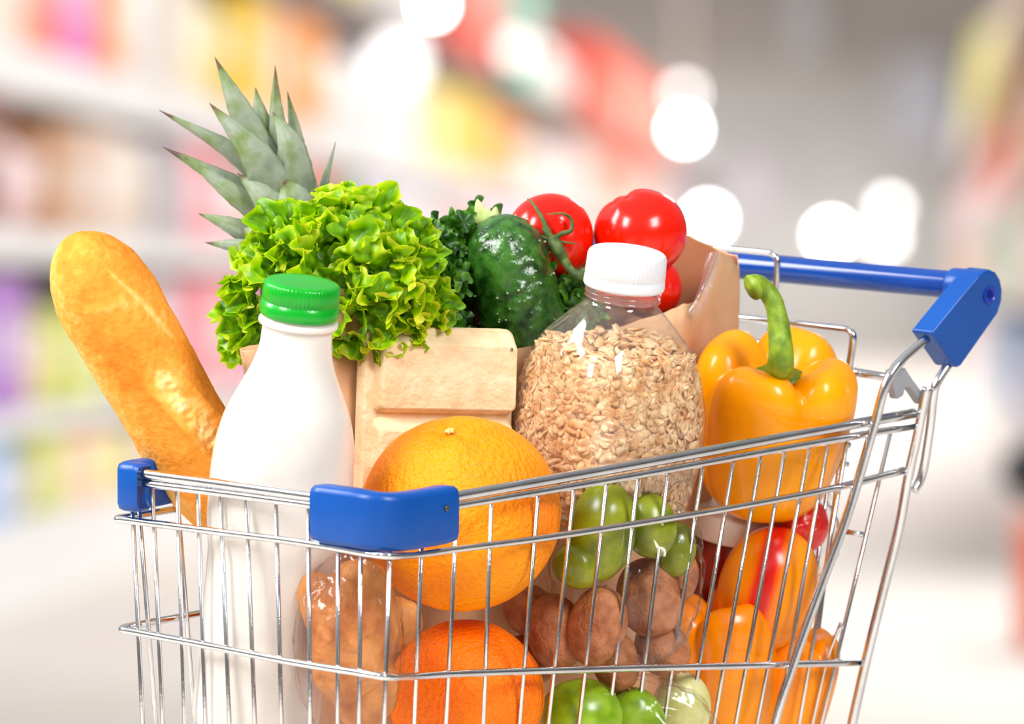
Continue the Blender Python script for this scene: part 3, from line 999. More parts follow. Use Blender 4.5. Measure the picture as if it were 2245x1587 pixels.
# --- tomatoes
def tomato(px, py, r, d, axis, label, fl=.9, lob=.02, dim=.12, sx=1.0, dimw=.38):
    c = P(px, py, d); rr = M(r, d)
    t = thing('tomato', c - Vector((0, 0, rr * .9)), label, 'tomato')
    def fn(th, ph, dr):
        s = 1 + lob * math.cos(5 * ph) * math.exp(-(th / .9) ** 2) - dim * math.exp(-(th / dimw) ** 2) + .015 * nz(dr, 1.4, px)
        return (s, s * fl)
    MB().add(*blob(c, (rr * sx, rr, rr), axis, fn, 80, 56)).build('skin', MT['tomato'], t)
    return t, c, rr
tm, tcn, tr_ = tomato(1206, 519, 96, 6.318, (.10, -.93, -.10), 'red vine tomato with green calyx and stem, left of the biggest tomato', fl=.92, dim=.1)
front_p = P(1214, 528, 6.318) + Vector((0, -tr_ * .86, 0))
def px_on(px, py, lift=.002):
    # point on the front of the left tomato
    d0 = 6.318
    dx, dy = (px - 1206) * d0 / F, (py - 519) * d0 / F
    q = max(0, 1 - (dx * dx + dy * dy) / (tr_ * tr_))
    return P(px, py, d0 - math.sqrt(q) * tr_ * .9 - lift)
cal = MB()
for path, w0 in [([(1212, 526), (1198, 500), (1184, 470), (1168, 446), (1157, 436)], 7), ([(1214, 524), (1232, 512), (1252, 505), (1252, 480), (1232, 468), (1200, 470)], 6),
                 ([(1210, 530), (1200, 545), (1192, 560), (1188, 580)], 5), ([(1206, 524), (1190, 520), (1178, 512)], 7), ([(1218, 528), (1245, 532), (1265, 534)], 3), ([(1208, 520), (1196, 508), (1190, 500)], 9)]:
    pts = catmull([px_on(x, y, .0025 + .0015 * i) for i, (x, y) in enumerate(path)], 5)
    n = len(pts)
    cal.add(*tube(pts, [max(.0003, M(w0, 6.3) * (1 - .75 * (i / (n - 1)) ** 1.4)) for i in range(n)], 8))
cal.build('calyx', MT['calyx'], tm)
st = catmull([px_on(1210, 522, .003), px_on(1222, 545, .007), px_on(1238, 572, .009), P(1256, 596, 6.284), P(1275, 604, 6.283), P(1296, 600, 6.285)], 5)
ns = len(st)
MB().add(*tube(st, [M(12 + 3 * math.sin(i / ns * 9), 6.3) * (1.15 if i > ns * .7 else 1) for i in range(ns)], 12)).build('stem', MT['calyx'], tm)
tomato(1405, 512, 102, 6.325, (-.42, -.12, .88), 'biggest red tomato, dented on top, above the white bottle cap', fl=.95, lob=.035, dim=.13, sx=1.02, dimw=.30)
tomato(1422, 628, 74, 6.338, (.3, .3, .9), 'red tomato half hidden behind the white bottle cap, under the biggest tomato', fl=.95)
tt_, _, _ = tomato(1752, 1150, 66, 6.352, (.2, -.5, .8), 'red tomato in clear film behind the side wires, under the yellow pepper', fl=1.0)

# --- jar under the pepper
jt, jb = P(1622, 1116, 6.364), P(1570, 1430, 6.386)
jar = thing('sauce_jar', jb, 'dark red sauce jar with a white lid under the yellow pepper', 'jar')
sj = 6.35 / F
MB().add(*lathe(jt, jb, [(a * sj, b * sj) for a, b in [(0, 60), (0, 96), (4, 103), (10, 105), (54, 106), (60, 103), (62, 96)]], 72, lambda a, t, j: 1 + (.006 * math.cos(40 * a) if 3 <= j <= 4 else 0))).build('lid', MT['jar_lid'], jar)
MB().add(*lathe(jt, jb, [(a * sj, b * sj) for a, b in [(58, 90), (72, 92), (90, 102), (120, 108), (280, 108), (300, 102), (306, 80)]], 64)).build('jar_body', MT['sauce'], jar)

# --- ginger in film
gg = thing('ginger_root', P(790, 1570, 6.10), 'knobbly tan ginger root in clear film, between the milk bottle and the oranges', 'ginger')
def ging():
    mb = MB()
    def fn(th, ph, dr):
        return 1 + .09 * nz(dr, 1.5, 2) + .025 * nz(dr, 4, 7) + .006 * math.sin(dr.z * 30)
    mb.add(*blob(P(772, 1385, 6.082), (M(98, 6.08), M(88, 6.08), M(165, 6.08)), (.10, -.05, 1), fn, 72, 56))
    mb.add(*blob(P(700, 1330, 6.088), (M(46, 6.08), M(48, 6.08), M(80, 6.08)), (-.25, 0, .9), fn, 48, 36))
    mb.add(*blob(P(845, 1372, 6.108), (M(62, 6.1), M(50, 6.1), M(86, 6.1)), (.8, .1, .35), fn, 48, 36))
    mb.add(*blob(P(790, 1490, 6.09), (M(80, 6.08), M(60, 6.08), M(110, 6.08)), (-.2, 0, 1), fn, 48, 36))
    mb.build('root', MT['ginger'], gg)
ging()
# clear film bag round the ginger
def crumple_bag(name, c, radii, seed, label, cat, pinch=0.0, axis=(0, 0, 1), amp=.09, m=MT['film']):
    c = Vector(c)
    def fn(th, ph, dr):
        a = abs(nz(dr, 2.2, seed)) * 1.6 + abs(nz(dr, 5.0, seed + 3)) * .7
        s = 1 + amp * (a - .5)
        if pinch:
            s *= 1 - pinch * math.exp(-(th / .6) ** 2) + .12 * math.exp(-(th / .22) ** 2)
        return s
    o = MB().add(*blob(c, radii, axis, fn, 90, 64)).build(name, m, None)
    return anchor_tag(o, label, cat)
crumple_bag('film_bag', P(765, 1420, 6.083), (M(122, 6.08), M(94, 6.08), M(215, 6.08)), 2.0, 'clear film bag around the tan ginger root, by the milk bottle', 'plastic bag')

# --- fruit in the clear produce bag
def fruit(kind, px, py, rx, ry, d, m, label, cat, group, ax_=(0, 0, 1), seed=1.0):
    def fn(th, ph, dr):
        s = 1 + .035 * nz(dr, 1.5, seed) - .04 * math.exp(-(th / .25) ** 2)
        return s
    c = P(px, py, d)
    t = thing(kind, c - Vector((0, 0, M(ry, d))), label, cat, group)
    MB().add(*blob(c, (M(rx, d), M(rx, d) * .95, M(ry, d)), ax_, fn, 56, 40)).build('skin', m, t)
    a = Vector(ax_).normalized()
    MB().add(*tube([c + a * M(ry, d) * .93, c + a * M(ry, d) * 1.02], .0011, 8)).build('stem_end', MT['kiwi'], t)
    return t
G1, G2 = 'green plums in the clear produce bag', 'kiwi fruits in the clear produce bag'
fruit('green_plum', 1318, 1166, 76, 112, 6.19, MT['plum'], 'largest green plum in the clear bag, just right of the upper orange', 'plum', G1, (.2, -.1, 1), 1)
fruit('green_plum', 1425, 1152, 58, 74, 6.206, MT['plum'], 'green plum under the oats, right of the largest plum', 'plum', G1, (-.2, -.1, 1), 2)
fruit('green_plum', 1482, 1205, 44, 62, 6.226, MT['plum'], 'small yellow-green plum at the right edge of the clear bag', 'plum', G1, (.15, 0, 1), 3)
fruit('green_plum', 1268, 1240, 58, 50, 6.185, MT['plum'], 'green plum under the largest plum, close to the upper orange', 'plum', G1, (.3, 0, 1), 4)
fruit('kiwi_fruit', 1425, 1310, 88, 74, 6.232, MT['kiwi'], 'brown kiwi in the middle of the clear bag, right below the plums', 'kiwi', G2, (.9, -.3, .2), 5)
fruit('kiwi_fruit', 1310, 1372, 66, 92, 6.198, MT['kiwi'], 'brown kiwi in the clear bag left of the middle kiwi', 'kiwi', G2, (.2, -.2, .9), 6)
fruit('kiwi_fruit', 1218, 1385, 64, 86, 6.21, MT['kiwi'], 'brown kiwi tucked beside the gap between the two oranges', 'kiwi', G2, (-.2, 0, .9), 7)
fruit('kiwi_fruit', 1160, 1338, 60, 56, 6.226, MT['kiwi'], 'brown kiwi deep in the gap to the right of the upper orange', 'kiwi', G2, (.6, 0, .6), 17)
fruit('kiwi_fruit', 1158, 1448, 62, 60, 6.232, MT['kiwi'], 'brown kiwi deep in the gap to the right of the lower orange', 'kiwi', G2, (.2, 0, .9), 18)
fruit('kiwi_fruit', 1350, 1450, 70, 52, 6.222, MT['kiwi'], 'brown kiwi just above the green apples', 'kiwi', G2, (.9, 0, .2), 19)
fruit('kiwi_fruit', 1452, 1420, 66, 60, 6.242, MT['kiwi'], 'brown kiwi at the bottom right of the clear bag', 'kiwi', G2, (.7, 0, .5), 8)
fruit('kiwi_fruit', 1488, 1262, 44, 60, 6.25, MT['kiwi'], 'small brown kiwi behind the plum at the bag edge', 'kiwi', G2, (.1, 0, 1), 9)
fruit('green_apple', 1275, 1572, 92, 86, 6.205, MT['apple'], 'bright green apple low in the cart right of the lower orange', 'apple', None, (.1, -.4, .9), 10)
fruit('green_apple', 1395, 1585, 66, 82, 6.225, MT['apple'], 'green apple low in the cart beside the pale pear', 'apple', None, (-.2, -.3, .9), 11)
fruit('pale_pear', 1492, 1560, 66, 92, 6.262, MT['pale_pear'], 'pale yellow pear low in the cart, left of the orange yellow peppers', 'pear', None, (.1, -.2, .95), 12)
crumple_bag('produce_bag', P(1372, 1268, 6.218), (M(172, 6.2), M(110, 6.2), M(212, 6.2)), 5.0, 'crumpled clear produce bag holding the green plums and brown kiwis', 'plastic bag', amp=.10)
crumple_bag('produce_bag', P(1745, 1170, 6.348), (M(96, 6.34), M(84, 6.34), M(120, 6.34)), 9.0, 'crumpled clear bag round the red tomato under the yellow pepper', 'plastic bag', amp=.16)
crumple_bag('produce_bag', P(1390, 1620, 6.235), (M(190, 6.2), M(120, 6.2), M(140, 6.2)), 12.0, 'crumpled clear bag over the green apples low in the cart', 'plastic bag', amp=.10)

# --- cucumber
def cucumber():
    a, b = P(1082, 472, 6.288), P(1205, 905, 6.292)
    t = thing('cucumber', b, 'dark green wet cucumber standing in the bag between parsley and tomatoes', 'cucumber')
    axis = b - a; Lx = axis.length
    u, v, w = basis(axis, (0, -1, 0))
    r2 = random.Random(5)
    warts = [(r2.uniform(.02, .9), r2.uniform(0, 2 * PI), r2.uniform(.5, 1)) for _ in range(130)]
    rr = M(92, 6.3)
    n, seg = 90, 90
    vs, fs = [], []
    for i in range(n):
        t_ = i / (n - 1)
        s = t_ * Lx / rr
        r = rr * (1 - (1 - min(1, s / 1.25)) ** 2.3) ** .5 if s < 1.25 else rr
        for k in range(seg):
            an = 2 * PI * k / seg
            dsp = .012 * math.cos(8 * an) * 0
            p = a + axis * t_ + (u * math.cos(an) + v * math.sin(an)) * r
            x_ = nz((an * 3.2, t_ * 22, 1), 1, 3)
            dsp += .035 * x_ + .02 * nz(p, 160, 2)
            for (wt, wa, ws) in warts:
                dt = (t_ - wt) * Lx
                if abs(dt) > .006: continue
                da = (an - wa + PI) % (2 * PI) - PI
                q = (dt * dt + (da * r) ** 2) / (.0016 ** 2)
                if q < 9: dsp += .07 * ws * math.exp(-q)
            vs.append(p + (u * math.cos(an) + v * math.sin(an)) * rr * dsp)
    for i in range(n - 1):
        for k in range(seg):
            k2 = (k + 1) % seg
            fs.append((i * seg + k, i * seg + k2, (i + 1) * seg + k2, (i + 1) * seg + k))
    fs.append(tuple(range(seg - 1, -1, -1))); fs.append(tuple((n - 1) * seg + k for k in range(seg)))
    MB().add(vs, fs).build('skin', MT['cucumber'], t)
    wm = MB()
    for (wt, wa, ws) in warts:
        s = wt * Lx / rr
        r = rr * (1 - (1 - min(1, s / 1.25)) ** 2.3) ** .5 if s < 1.25 else rr
        dirv = u * math.cos(wa) + v * math.sin(wa)
        if dirv.y > .4: continue
        wm.add(*blob(a + axis * wt + dirv * (r * 1.0 + rr * .075 * ws), .0006 * ws + .0002, dirv, None, 8, 6))
    wm.build('spines', MT['cuc_wart'], t)
cucumber()

# --- leaves
def leaf_grid(o, up, nrm, length, width, fnz, nu=40, nv=12, spread=1.25):
    up = Vector(up).normalized(); nrm = Vector(nrm); nrm = (nrm - up * nrm.dot(up)).normalized()
    sd = up.cross(nrm)
    vs, fs, fa = [], [], []
    for j in range(nv + 1):
        r = j / nv
        for i in range(nu + 1):
            s = -1 + 2 * i / nu
            x, y, z, f = fnz(s, r)
            vs.append(o + sd * x * width + up * y * length + nrm * z * length)
            fa.append(f)
    for j in range(nv):
        for i in range(nu):
            a = j * (nu + 1) + i
            fs.append((a, a + 1, a + nu + 2, a + nu + 1))
    return vs, fs, fa

def lettuce():
    t = thing('lettuce', P(740, 800, 6.25), 'bright green frilly lettuce head sticking out of the paper bag', 'lettuce')
    r2 = random.Random(11)
    ctr = P(735, 690, 6.265)
    spots = [(812, 452, 62), (752, 468, 62), (700, 462, 55), (655, 482, 55), (610, 500, 58), (585, 548, 62), (640, 545, 66), (700, 525, 66), (765, 520, 66), (822, 522, 60), (880, 520, 58),
             (925, 528, 52), (920, 580, 62), (862, 572, 66), (800, 575, 66), (735, 585, 62), (665, 596, 62), (600, 600, 58), (552, 588, 52), (530, 612, 52), (540, 648, 46), (515, 702, 44), (535, 735, 52), (505, 745, 38), (545, 695, 46),
             (890, 636, 62), (935, 650, 58), (958, 688, 50), (905, 690, 58), (850, 660, 60), (805, 650, 58), (770, 690, 54), (765, 738, 46), (805, 745, 46), (850, 715, 55), (780, 620, 55),
             (690, 500, 50), (735, 455, 46), (790, 490, 50), (640, 505, 46), (845, 545, 46), (900, 555, 46), (720, 555, 50), (660, 560, 46), (610, 560, 46), (560, 540, 40), (880, 610, 46), (940, 610, 40), (960, 660, 36), (830, 600, 46), (760, 650, 50), (590, 640, 46), (930, 710, 46), (870, 745, 42), (825, 430, 36), (765, 430, 38)]
    for (px, py, sz) in spots:
        rx, ry = (px - 735) / 260, (py - 640) / 230
        rho = min(1, math.hypot(rx, ry))
        d = 6.235 - .05 * math.sqrt(max(0, 1 - rho * rho)) + r2.uniform(-.006, .006)
        c = P(px, py, d)
        out = (c - ctr); out.y *= .4
        up = (out.normalized() + Vector((r2.uniform(-.45, .45), r2.uniform(-.5, 0), r2.uniform(-.1, .45)))).normalized()
        nrm = Vector((r2.uniform(-.5, .5), -1, r2.uniform(.0, .7)))
        if r2.random() < .2 and 560 < px < 900 and 470 < py < 720: continue
        Ls = M(sz, d) * r2.uniform(1.45, 1.95)
        k1, k2, k3 = r2.uniform(2.2, 4), r2.uniform(9, 14), r2.uniform(20, 27)
        p1_, p2_, p3_ = r2.uniform(0, 6), r2.uniform(0, 6), r2.uniform(0, 6)
        cur = r2.uniform(-.35, .25); sd_ = r2.uniform(0, 50)
        def fnz(s, r, k1=k1, k2=k2, k3=k3, p1_=p1_, p2_=p2_, p3_=p3_, cur=cur, sd_=sd_):
            th = s * 1.45
            rim = 1 + .05 * math.sin(k2 * th * .6 + p3_) * r + .035 * math.sin(41 * th + p1_) * r ** 5
            rad = (.10 + 1.0 * r) * rim * (1 - .10 * abs(s))
            e = r ** 3
            wob = .15 * e * math.sin(k2 * th + p2_ + 1.2) + .05 * r ** 6 * math.sin(k3 * th + 1)
            x = rad * math.sin(th + wob) * .95
            y = rad * math.cos(th + wob) * .95 - .14 * r ** 3 * math.cos(k1 * th + p1_)
            q5 = noise.noise(Vector((x * 2.6 + sd_, y * 2.6, sd_ * .7)))
            q6 = noise.noise(Vector((x * 7 + sd_, y * 7, sd_ * .3)))
            z = .20 * r ** 1.6 * math.sin(k1 * th + p1_) + .17 * e * math.sin(k2 * th + p2_) + .085 * r ** 5 * math.sin(k3 * th + p3_) + cur * r * r + .26 * q5 * r + .09 * q6
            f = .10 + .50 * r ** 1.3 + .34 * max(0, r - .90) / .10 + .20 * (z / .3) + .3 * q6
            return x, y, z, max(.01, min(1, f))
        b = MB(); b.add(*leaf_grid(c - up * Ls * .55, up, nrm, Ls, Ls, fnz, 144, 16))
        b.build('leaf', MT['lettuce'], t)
    # core so the gaps show dark leaf, not bag
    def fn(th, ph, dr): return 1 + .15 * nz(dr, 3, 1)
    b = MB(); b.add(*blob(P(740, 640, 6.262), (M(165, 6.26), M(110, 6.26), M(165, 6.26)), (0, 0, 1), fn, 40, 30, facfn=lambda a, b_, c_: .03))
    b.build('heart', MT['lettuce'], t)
lettuce()

def parsley():
    t = thing('parsley_bunch', P(1010, 800, 6.31), 'dark green parsley bunch between the lettuce and the cucumber', 'parsley')
    r2 = random.Random(21)
    base = P(1030, 820, 6.315)
    regs = []
    for k in range(34):
        px = r2.uniform(935, 1120); py = r2.uniform(500, 735)
        if px < 985: py = max(py, 525)
        if px > 1030 and py > 540: px = r2.uniform(940, 1030)
        if py < 520: px = max(px, 1000)
        regs.append((px, py, r2.uniform(6.268, 6.306) if px < 1010 else r2.uniform(6.298, 6.315)))
    for k in range(12):
        regs.append((r2.uniform(1235, 1290), r2.uniform(625, 700), r2.uniform(6.295, 6.31)))
    regs += [(1010, 505, 6.285), (1040, 492, 6.31), (1080, 492, 6.318), (985, 520, 6.285), (1100, 500, 6.318), (955, 540, 6.28)]
    for (px, py, d) in regs:
        tip = P(px, py, d)
        mid_ = tip * .6 + base * .4 + Vector((r2.uniform(-.006, .006), r2.uniform(-.004, .004), .004))
        mb = MB()
        sp = catmull([base * .6 + tip * .4 + Vector((0, 0, -.01)), mid_, tip], 5)
        mb.add(*tube(sp, .0006, 6)) if False else None
        vs, fs, fa = tube(sp, .0006, 6); mb.add(vs, fs, [.5] * len(vs))
        for q in range(11):
            c = tip + Vector((r2.gauss(0, .0042), r2.gauss(-.001, .004), r2.gauss(0, .0042)))
            up = (Vector((r2.uniform(-1, 1), r2.uniform(-.7, .3), r2.uniform(-.3, 1)))).normalized()
            nrm = Vector((r2.uniform(-.8, .8), -1, r2.uniform(-.2, .9)))
            Ls = r2.uniform(.0045, .0078)
            ph_ = r2.uniform(0, 6)
            def fnz(s, r, ph_=ph_):
                th = s * 2.0
                lobe = .55 + .45 * abs(math.cos(th * 1.9)) ** .6
                ser = 1 + .16 * (((th * 6.0 + 10) % 1) - .5) * r
                rad = r * lobe * ser
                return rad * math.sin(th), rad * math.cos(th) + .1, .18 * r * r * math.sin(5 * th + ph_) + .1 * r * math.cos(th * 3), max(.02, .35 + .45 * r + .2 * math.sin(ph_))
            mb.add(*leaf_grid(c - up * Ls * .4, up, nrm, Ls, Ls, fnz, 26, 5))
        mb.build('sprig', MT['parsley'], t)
parsley()
# pale celery tip
cel = thing('celery_stalk', P(1075, 640, 6.33), 'pale green celery tip poking up behind the parsley', 'celery')
for (x0, y0, x1, y1, w_) in [(1066, 520, 1046, 436, 15), (1070, 520, 1066, 455, 13), (1074, 520, 1088, 452, 13)]:
    a, b = P(x0, y0, 6.302), P(x1, y1, 6.298)
    def fnz(s, r):
        wd = math.sin(PI * min(1, .18 + r * .82)) ** .7
        return s * wd * .5, r, .10 * (1 - s * s) * wd + .05 * r * r, 0
    L2 = (b - a).length
    MB().add(*leaf_grid(a, b - a, Vector((0, -1, .2)), L2, M(w_ * 2, 6.32), fnz, 12, 14)).build('leaf', MT['celery'], cel, solid=.0006)
MB().add(*tube(catmull([P(1080, 760, 6.328), P(1074, 640, 6.325), P(1068, 505, 6.303)], 6), M(14, 6.32), 12)).build('stalk', MT['celery'], cel)

# --- pineapple
pa = thing('pineapple', P(680, 760, 6.33), 'pineapple with grey-green spiky crown leaning left behind the lettuce', 'pineapple')
MB().add(*blob(P(775, 780, 6.236), (M(92, 6.23), M(92, 6.23), M(175, 6.23)), (-.30, .2, 1), lambda th, ph, dr: 1 + .03 * math.sin(9 * ph + th * 8) * math.sin(9 * ph - th * 8), 72, 48)).build('fruit', MT['pine'], pa)
pl = [  # base x,y  mid x,y  tip x,y  width  depth offset  curl
    ((640, 470), (520, 340), (349, 241), 60, .012, .1),
    ((640, 490), (500, 400), (357, 322), 60, .006, .1),
    ((630, 500), (520, 430), (405, 345), 64, -.006, .2),
    ((640, 470), (540, 270), (471, 125), 84, .0, .1),
    ((630, 470), (560, 340), (459, 226), 96, -.012, .2),
    ((640, 470), (580, 290), (560, 192), 68, .008, .1),
    ((650, 470), (610, 280), (603, 144), 52, .004, .1),
    ((660, 480), (640, 330), (598, 245), 88, -.010, .2),
    ((668, 470), (650, 310), (630, 200), 46, .012, .1),
    ((676, 480), (682, 410), (677, 350), 40, .010, .1),
    ((700, 480), (712, 400), (736, 311), 26, .016, .0),
    ((640, 560), (520, 500), (435, 468), 58, -.002, .3),
    ((620, 590), (540, 545), (450, 532), 56, -.006, .3),
    ((640, 520), (585, 440), (520, 380), 84, -.016, .2),
    ((670, 500), (640, 430), (620, 390), 96, -.018, .2),
    ((620, 570), (570, 520), (530, 500), 60, -.012, .2),
    ((720, 500), (790, 460), (806, 440), 30, .014, .2)]
for (b0, m0, t0, wd, dz, cl) in pl:
    d0 = 6.305
    pts = catmull([P(b0[0], b0[1], d0 + dz), P(m0[0], m0[1], d0 + dz - .004), P(t0[0], t0[1], d0 + dz + .004)], 12)
    n = len(pts); W_ = M(wd, d0) / 2
    vs, fs, fa = [], [], []
    nu = 10
    for i, p in enumerate(pts):
        q = i / (n - 1)
        tg = (pts[min(i + 1, n - 1)] - pts[max(0, i - 1)]).normalized()
        sd = tg.cross(Vector((0, -1, 0))).normalized()
        wdt = W_ * min(1, .75 + .5 * q) * (1 - max(0, (q - .25) / .75) ** 1.15) if q < 1 else 0
        for k in range(nu + 1):
            s = -1 + 2 * k / nu
            jag = 1 + (.05 if (i % 3 == 0 and abs(s) == 1) else 0)
            cup = .32 * wdt * (1 - s * s) - .04 * wdt * math.cos(s * 9)
            vs.append(p + sd * s * wdt * jag + Vector((0, -1, 0)) * cup + Vector((0, -1, .2)) * (.0006 * nz(p, 90, wd)))
            fa.append(max(.01, .28 + .45 * q + .12 * (1 - abs(s)) + .35 * max(0, q - .88) / .12 + .1 * (abs(s) > .95)))
    for i in range(n - 1):
        for k in range(nu):
            a = i * (nu + 1) + k
            fs.append((a, a + 1, a + nu + 2, a + nu + 1))
    MB().add(vs, fs, fa).build('crown_leaf', MT['pineleaf'], pa, solid=.0007)

# ------------------------------------------------------------------ the shop behind
AV = (2000 - CX) / F                    # direction of the aisle (x per metre of depth)
WL, WR = 1.7, .36                       # shelving fronts left and right of the aisle line
def xl(d): return AV * d - WL
def xr(d): return AV * d + WR
def dl(px): return F * WL / (2000 - px)
def dr_(px): return F * WR / (px - 2000)
AD = Vector((AV, 1, 0)).normalized()
AX = Vector((1, -AV, 0)).normalized()
WHITE = mat('shelf_white', srgb(236, 236, 236), srgb(242, 242, 242), scale=2, rough=.45)
DARK = mat('shelf_dark', srgb(96, 84, 80), srgb(106, 94, 88), scale=2, rough=.6)
BROWN = mat('shelf_brown', srgb(122, 92, 58), srgb(134, 104, 70), scale=2, rough=.6)
BACK = mat('shelf_back', srgb(200, 190, 186), srgb(212, 204, 200), scale=1, rough=.7)
FLOORM = mat('floor_tiles', srgb(212, 203, 193), srgb(220, 212, 203), scale=1.2, rough=.6, spec=.2)
WALLM = mat('back_wall_paint', srgb(228, 224, 219), srgb(234, 230, 226), scale=.3, rough=.8)
WALLD = mat('back_wall_band', srgb(204, 193, 185), srgb(212, 201, 193), scale=.3, rough=.8)

def struct(name, geo, m, label):
    o = MB().add(*geo).build(name, m, None, smooth=False)
    o['kind'] = 'structure'; o['label'] = label
    return o
struct('floor', box((4, 48, -.05), 24, 108, .1), FLOORM, 'pale beige supermarket floor')
struct('wall_back', box((3.6, 101.1, 2), 22, .2, 4), WALLM, 'blurred pale grey wall at the end of the aisle')
struct('trim_1', box((3.6, 100.9, 3.3), 22, .2, 1.36), WALLD, 'darker grey-brown band along the top of the end wall')

def slab(lat0, lat1, d0, d1, z0, z1):
    """box that follows the aisle; lat measured from the aisle line"""
    vs = []
    for z in (z0, z1):
        for d in (d0, d1):
            for l in (lat0, lat1):
                vs.append(Vector((AV * d + l, d, z)))
    fs = [(0, 2, 3, 1), (4, 5, 7, 6), (0, 1, 5, 4), (2, 6, 7, 3), (0, 4, 6, 2), (1, 3, 7, 5)]
    return vs, fs

DN, DFAR = 14.0, 99.0
Lsh = thing('shelving', (xl(40) - .3, 40, 0), 'long white supermarket shelving along the left of the aisle, blurred', 'shelving')
LZ = [(.10, .16), (.33, .37), (.66, .72), (.98, 1.07), (1.39, 1.50)]
def lp(name, *g, m=WHITE): MB().add(*slab(*g)).build(name, m, Lsh, smooth=False)
lp('kickplate', -WL - .45, -WL, DN, DFAR, .0, .10)
for i, (a, b) in enumerate(LZ):
    lp('shelf', -WL - .45, -WL, DN, DFAR, a, b, m=(DARK if i == 4 else WHITE))
lp('back_panel', -WL - .47, -WL - .45, DN, DFAR, 0, 1.47, m=BACK)
Rsh = thing('shelving', (xr(60) + .3, 60, 0), 'supermarket shelving with a brown upper shelf along the right of the aisle, blurred', 'shelving')
def rp(name, *g, m=WHITE): MB().add(*slab(*g)).build(name, m, Rsh, smooth=False)
rp('kickplate', WR, WR + .45, 24, 98, 0, .1)
for a, b, m in ((.10, .15, WHITE), (.55, .59, WHITE), (.95, 1.0, WHITE), (1.34, 1.50, BROWN)):
    rp('shelf', WR, WR + .45, 24, 98, a, b, m=m)
rp('back_panel', WR + .45, WR + .47, 24, 98, 0, 1.5, m=BACK)

NAMEC = {}
def pcol(rgb):
    k = tuple(rgb)
    if k not in NAMEC:
        r, g, b = rgb
        w = [min(255, int(c + (255 - c) * .55)) for c in rgb]
        NAMEC[k] = (mat('package_%d_%d_%d' % k, srgb(*rgb), srgb(*[min(255, c + 8) for c in rgb]), scale=6, rough=.45),
                    mat('package_label_%d_%d_%d' % k, srgb(*w), srgb(*w), scale=6, rough=.45))
    return NAMEC[k]

def package(kind, side_, d0, d1, z0, h, rgb, label, group, depth=.34):
    m1, m2 = pcol(rgb)
    dm = (d0 + d1) / 2
    lat = -WL - .02 - depth / 2 if side_ == 'l' else WR + .02 + depth / 2
    c = Vector((AV * dm + lat, dm, z0 + .003))
    L = abs(d1 - d0) * .94
    t = thing(kind, c, label, {'carton': 'box', 'pouch': 'bag', 'canister': 'tin'}[kind], group)
    sgn = 1 if side_ == 'l' else -1
    if kind == 'carton':
        MB().add(*box(c + Vector((0, 0, h / 2)), depth, L, h, AX, AD)).build('box_body', m1, t, smooth=False, bevel=.012)
        MB().add(*box(c + Vector((0, 0, h * .5)) + AX * sgn * (depth / 2 + .002), .006, L * .6, h * .4, AX, AD)).build('label', m2, t, smooth=False)
        MB().add(*box(c + Vector((0, 0, h + .001)), depth * .9, .05, .004, AX, AD)).build('tape', m2, t, smooth=False)
    elif kind == 'pouch':
        def fn(th, ph, dr): return (1, 1)
        vs, fs = [], []
        n, k_ = 14, 24
        for j in range(n + 1):
            q = j / n
            thick = depth / 2 * (math.sin(PI * min(1, .2 + q * .8)) ** .6) * .95 + .004
            ww = L / 2 * (1 - .12 * math.sin(PI * q))
            for k in range(k_):
                a = 2 * PI * k / k_
                ca, sa = math.cos(a), math.sin(a)
                vs.append(c + AD * ww * math.copysign(abs(ca) ** .5, ca) + AX * thick * math.copysign(abs(sa) ** .7, sa) + Vector((0, 0, h * q)))
        for j in range(n):
            for k in range(k_):
                k2 = (k + 1) % k_
                fs.append((j * k_ + k, j * k_ + k2, (j + 1) * k_ + k2, (j + 1) * k_ + k))
        fs.append(tuple(range(k_ - 1, -1, -1))); fs.append(tuple(n * k_ + k for k in range(k_)))
        MB().add(vs, fs).build('pouch_body', m1, t)
        MB().add(*box(c + Vector((0, 0, h * .5)) + AX * sgn * (depth * .475), .012, L * .5, h * .35, AX, AD)).build('label', m2, t, smooth=False)
    else:
        r = min(depth / 2, L / 2)
        def fnc(a, t_, j): return 1
        u = AX; 
        vs, fs = [], []
        pr = [(0, .96), (.02, 1), (.78, 1), (.80, .97)]
        def lat_(pr, nm, mm):
            vs, fs = [], []
            k_ = 32
            for z, q in pr:
                for k in range(k_):
                    a = 2 * PI * k / k_
                    vs.append(c + AX * r * q * math.cos(a) + AD * (L / 2) * q * math.sin(a) + Vector((0, 0, z * h)))
            for j in range(len(pr) - 1):
                for k in range(k_):
                    k2 = (k + 1) % k_
                    fs.append((j * k_ + k, j * k_ + k2, (j + 1) * k_ + k2, (j + 1) * k_ + k))
            fs.append(tuple(range(k_ - 1, -1, -1))); fs.append(tuple((len(pr) - 1) * k_ + k for k in range(k_)))
            MB().add(vs, fs).build(nm, mm, t)
        lat_(pr, 'canister_body', m1)
        lat_([(.80, .9), (.81, 1.0), (.97, 1.0), (1, .94)], 'lid', m2)
    return t

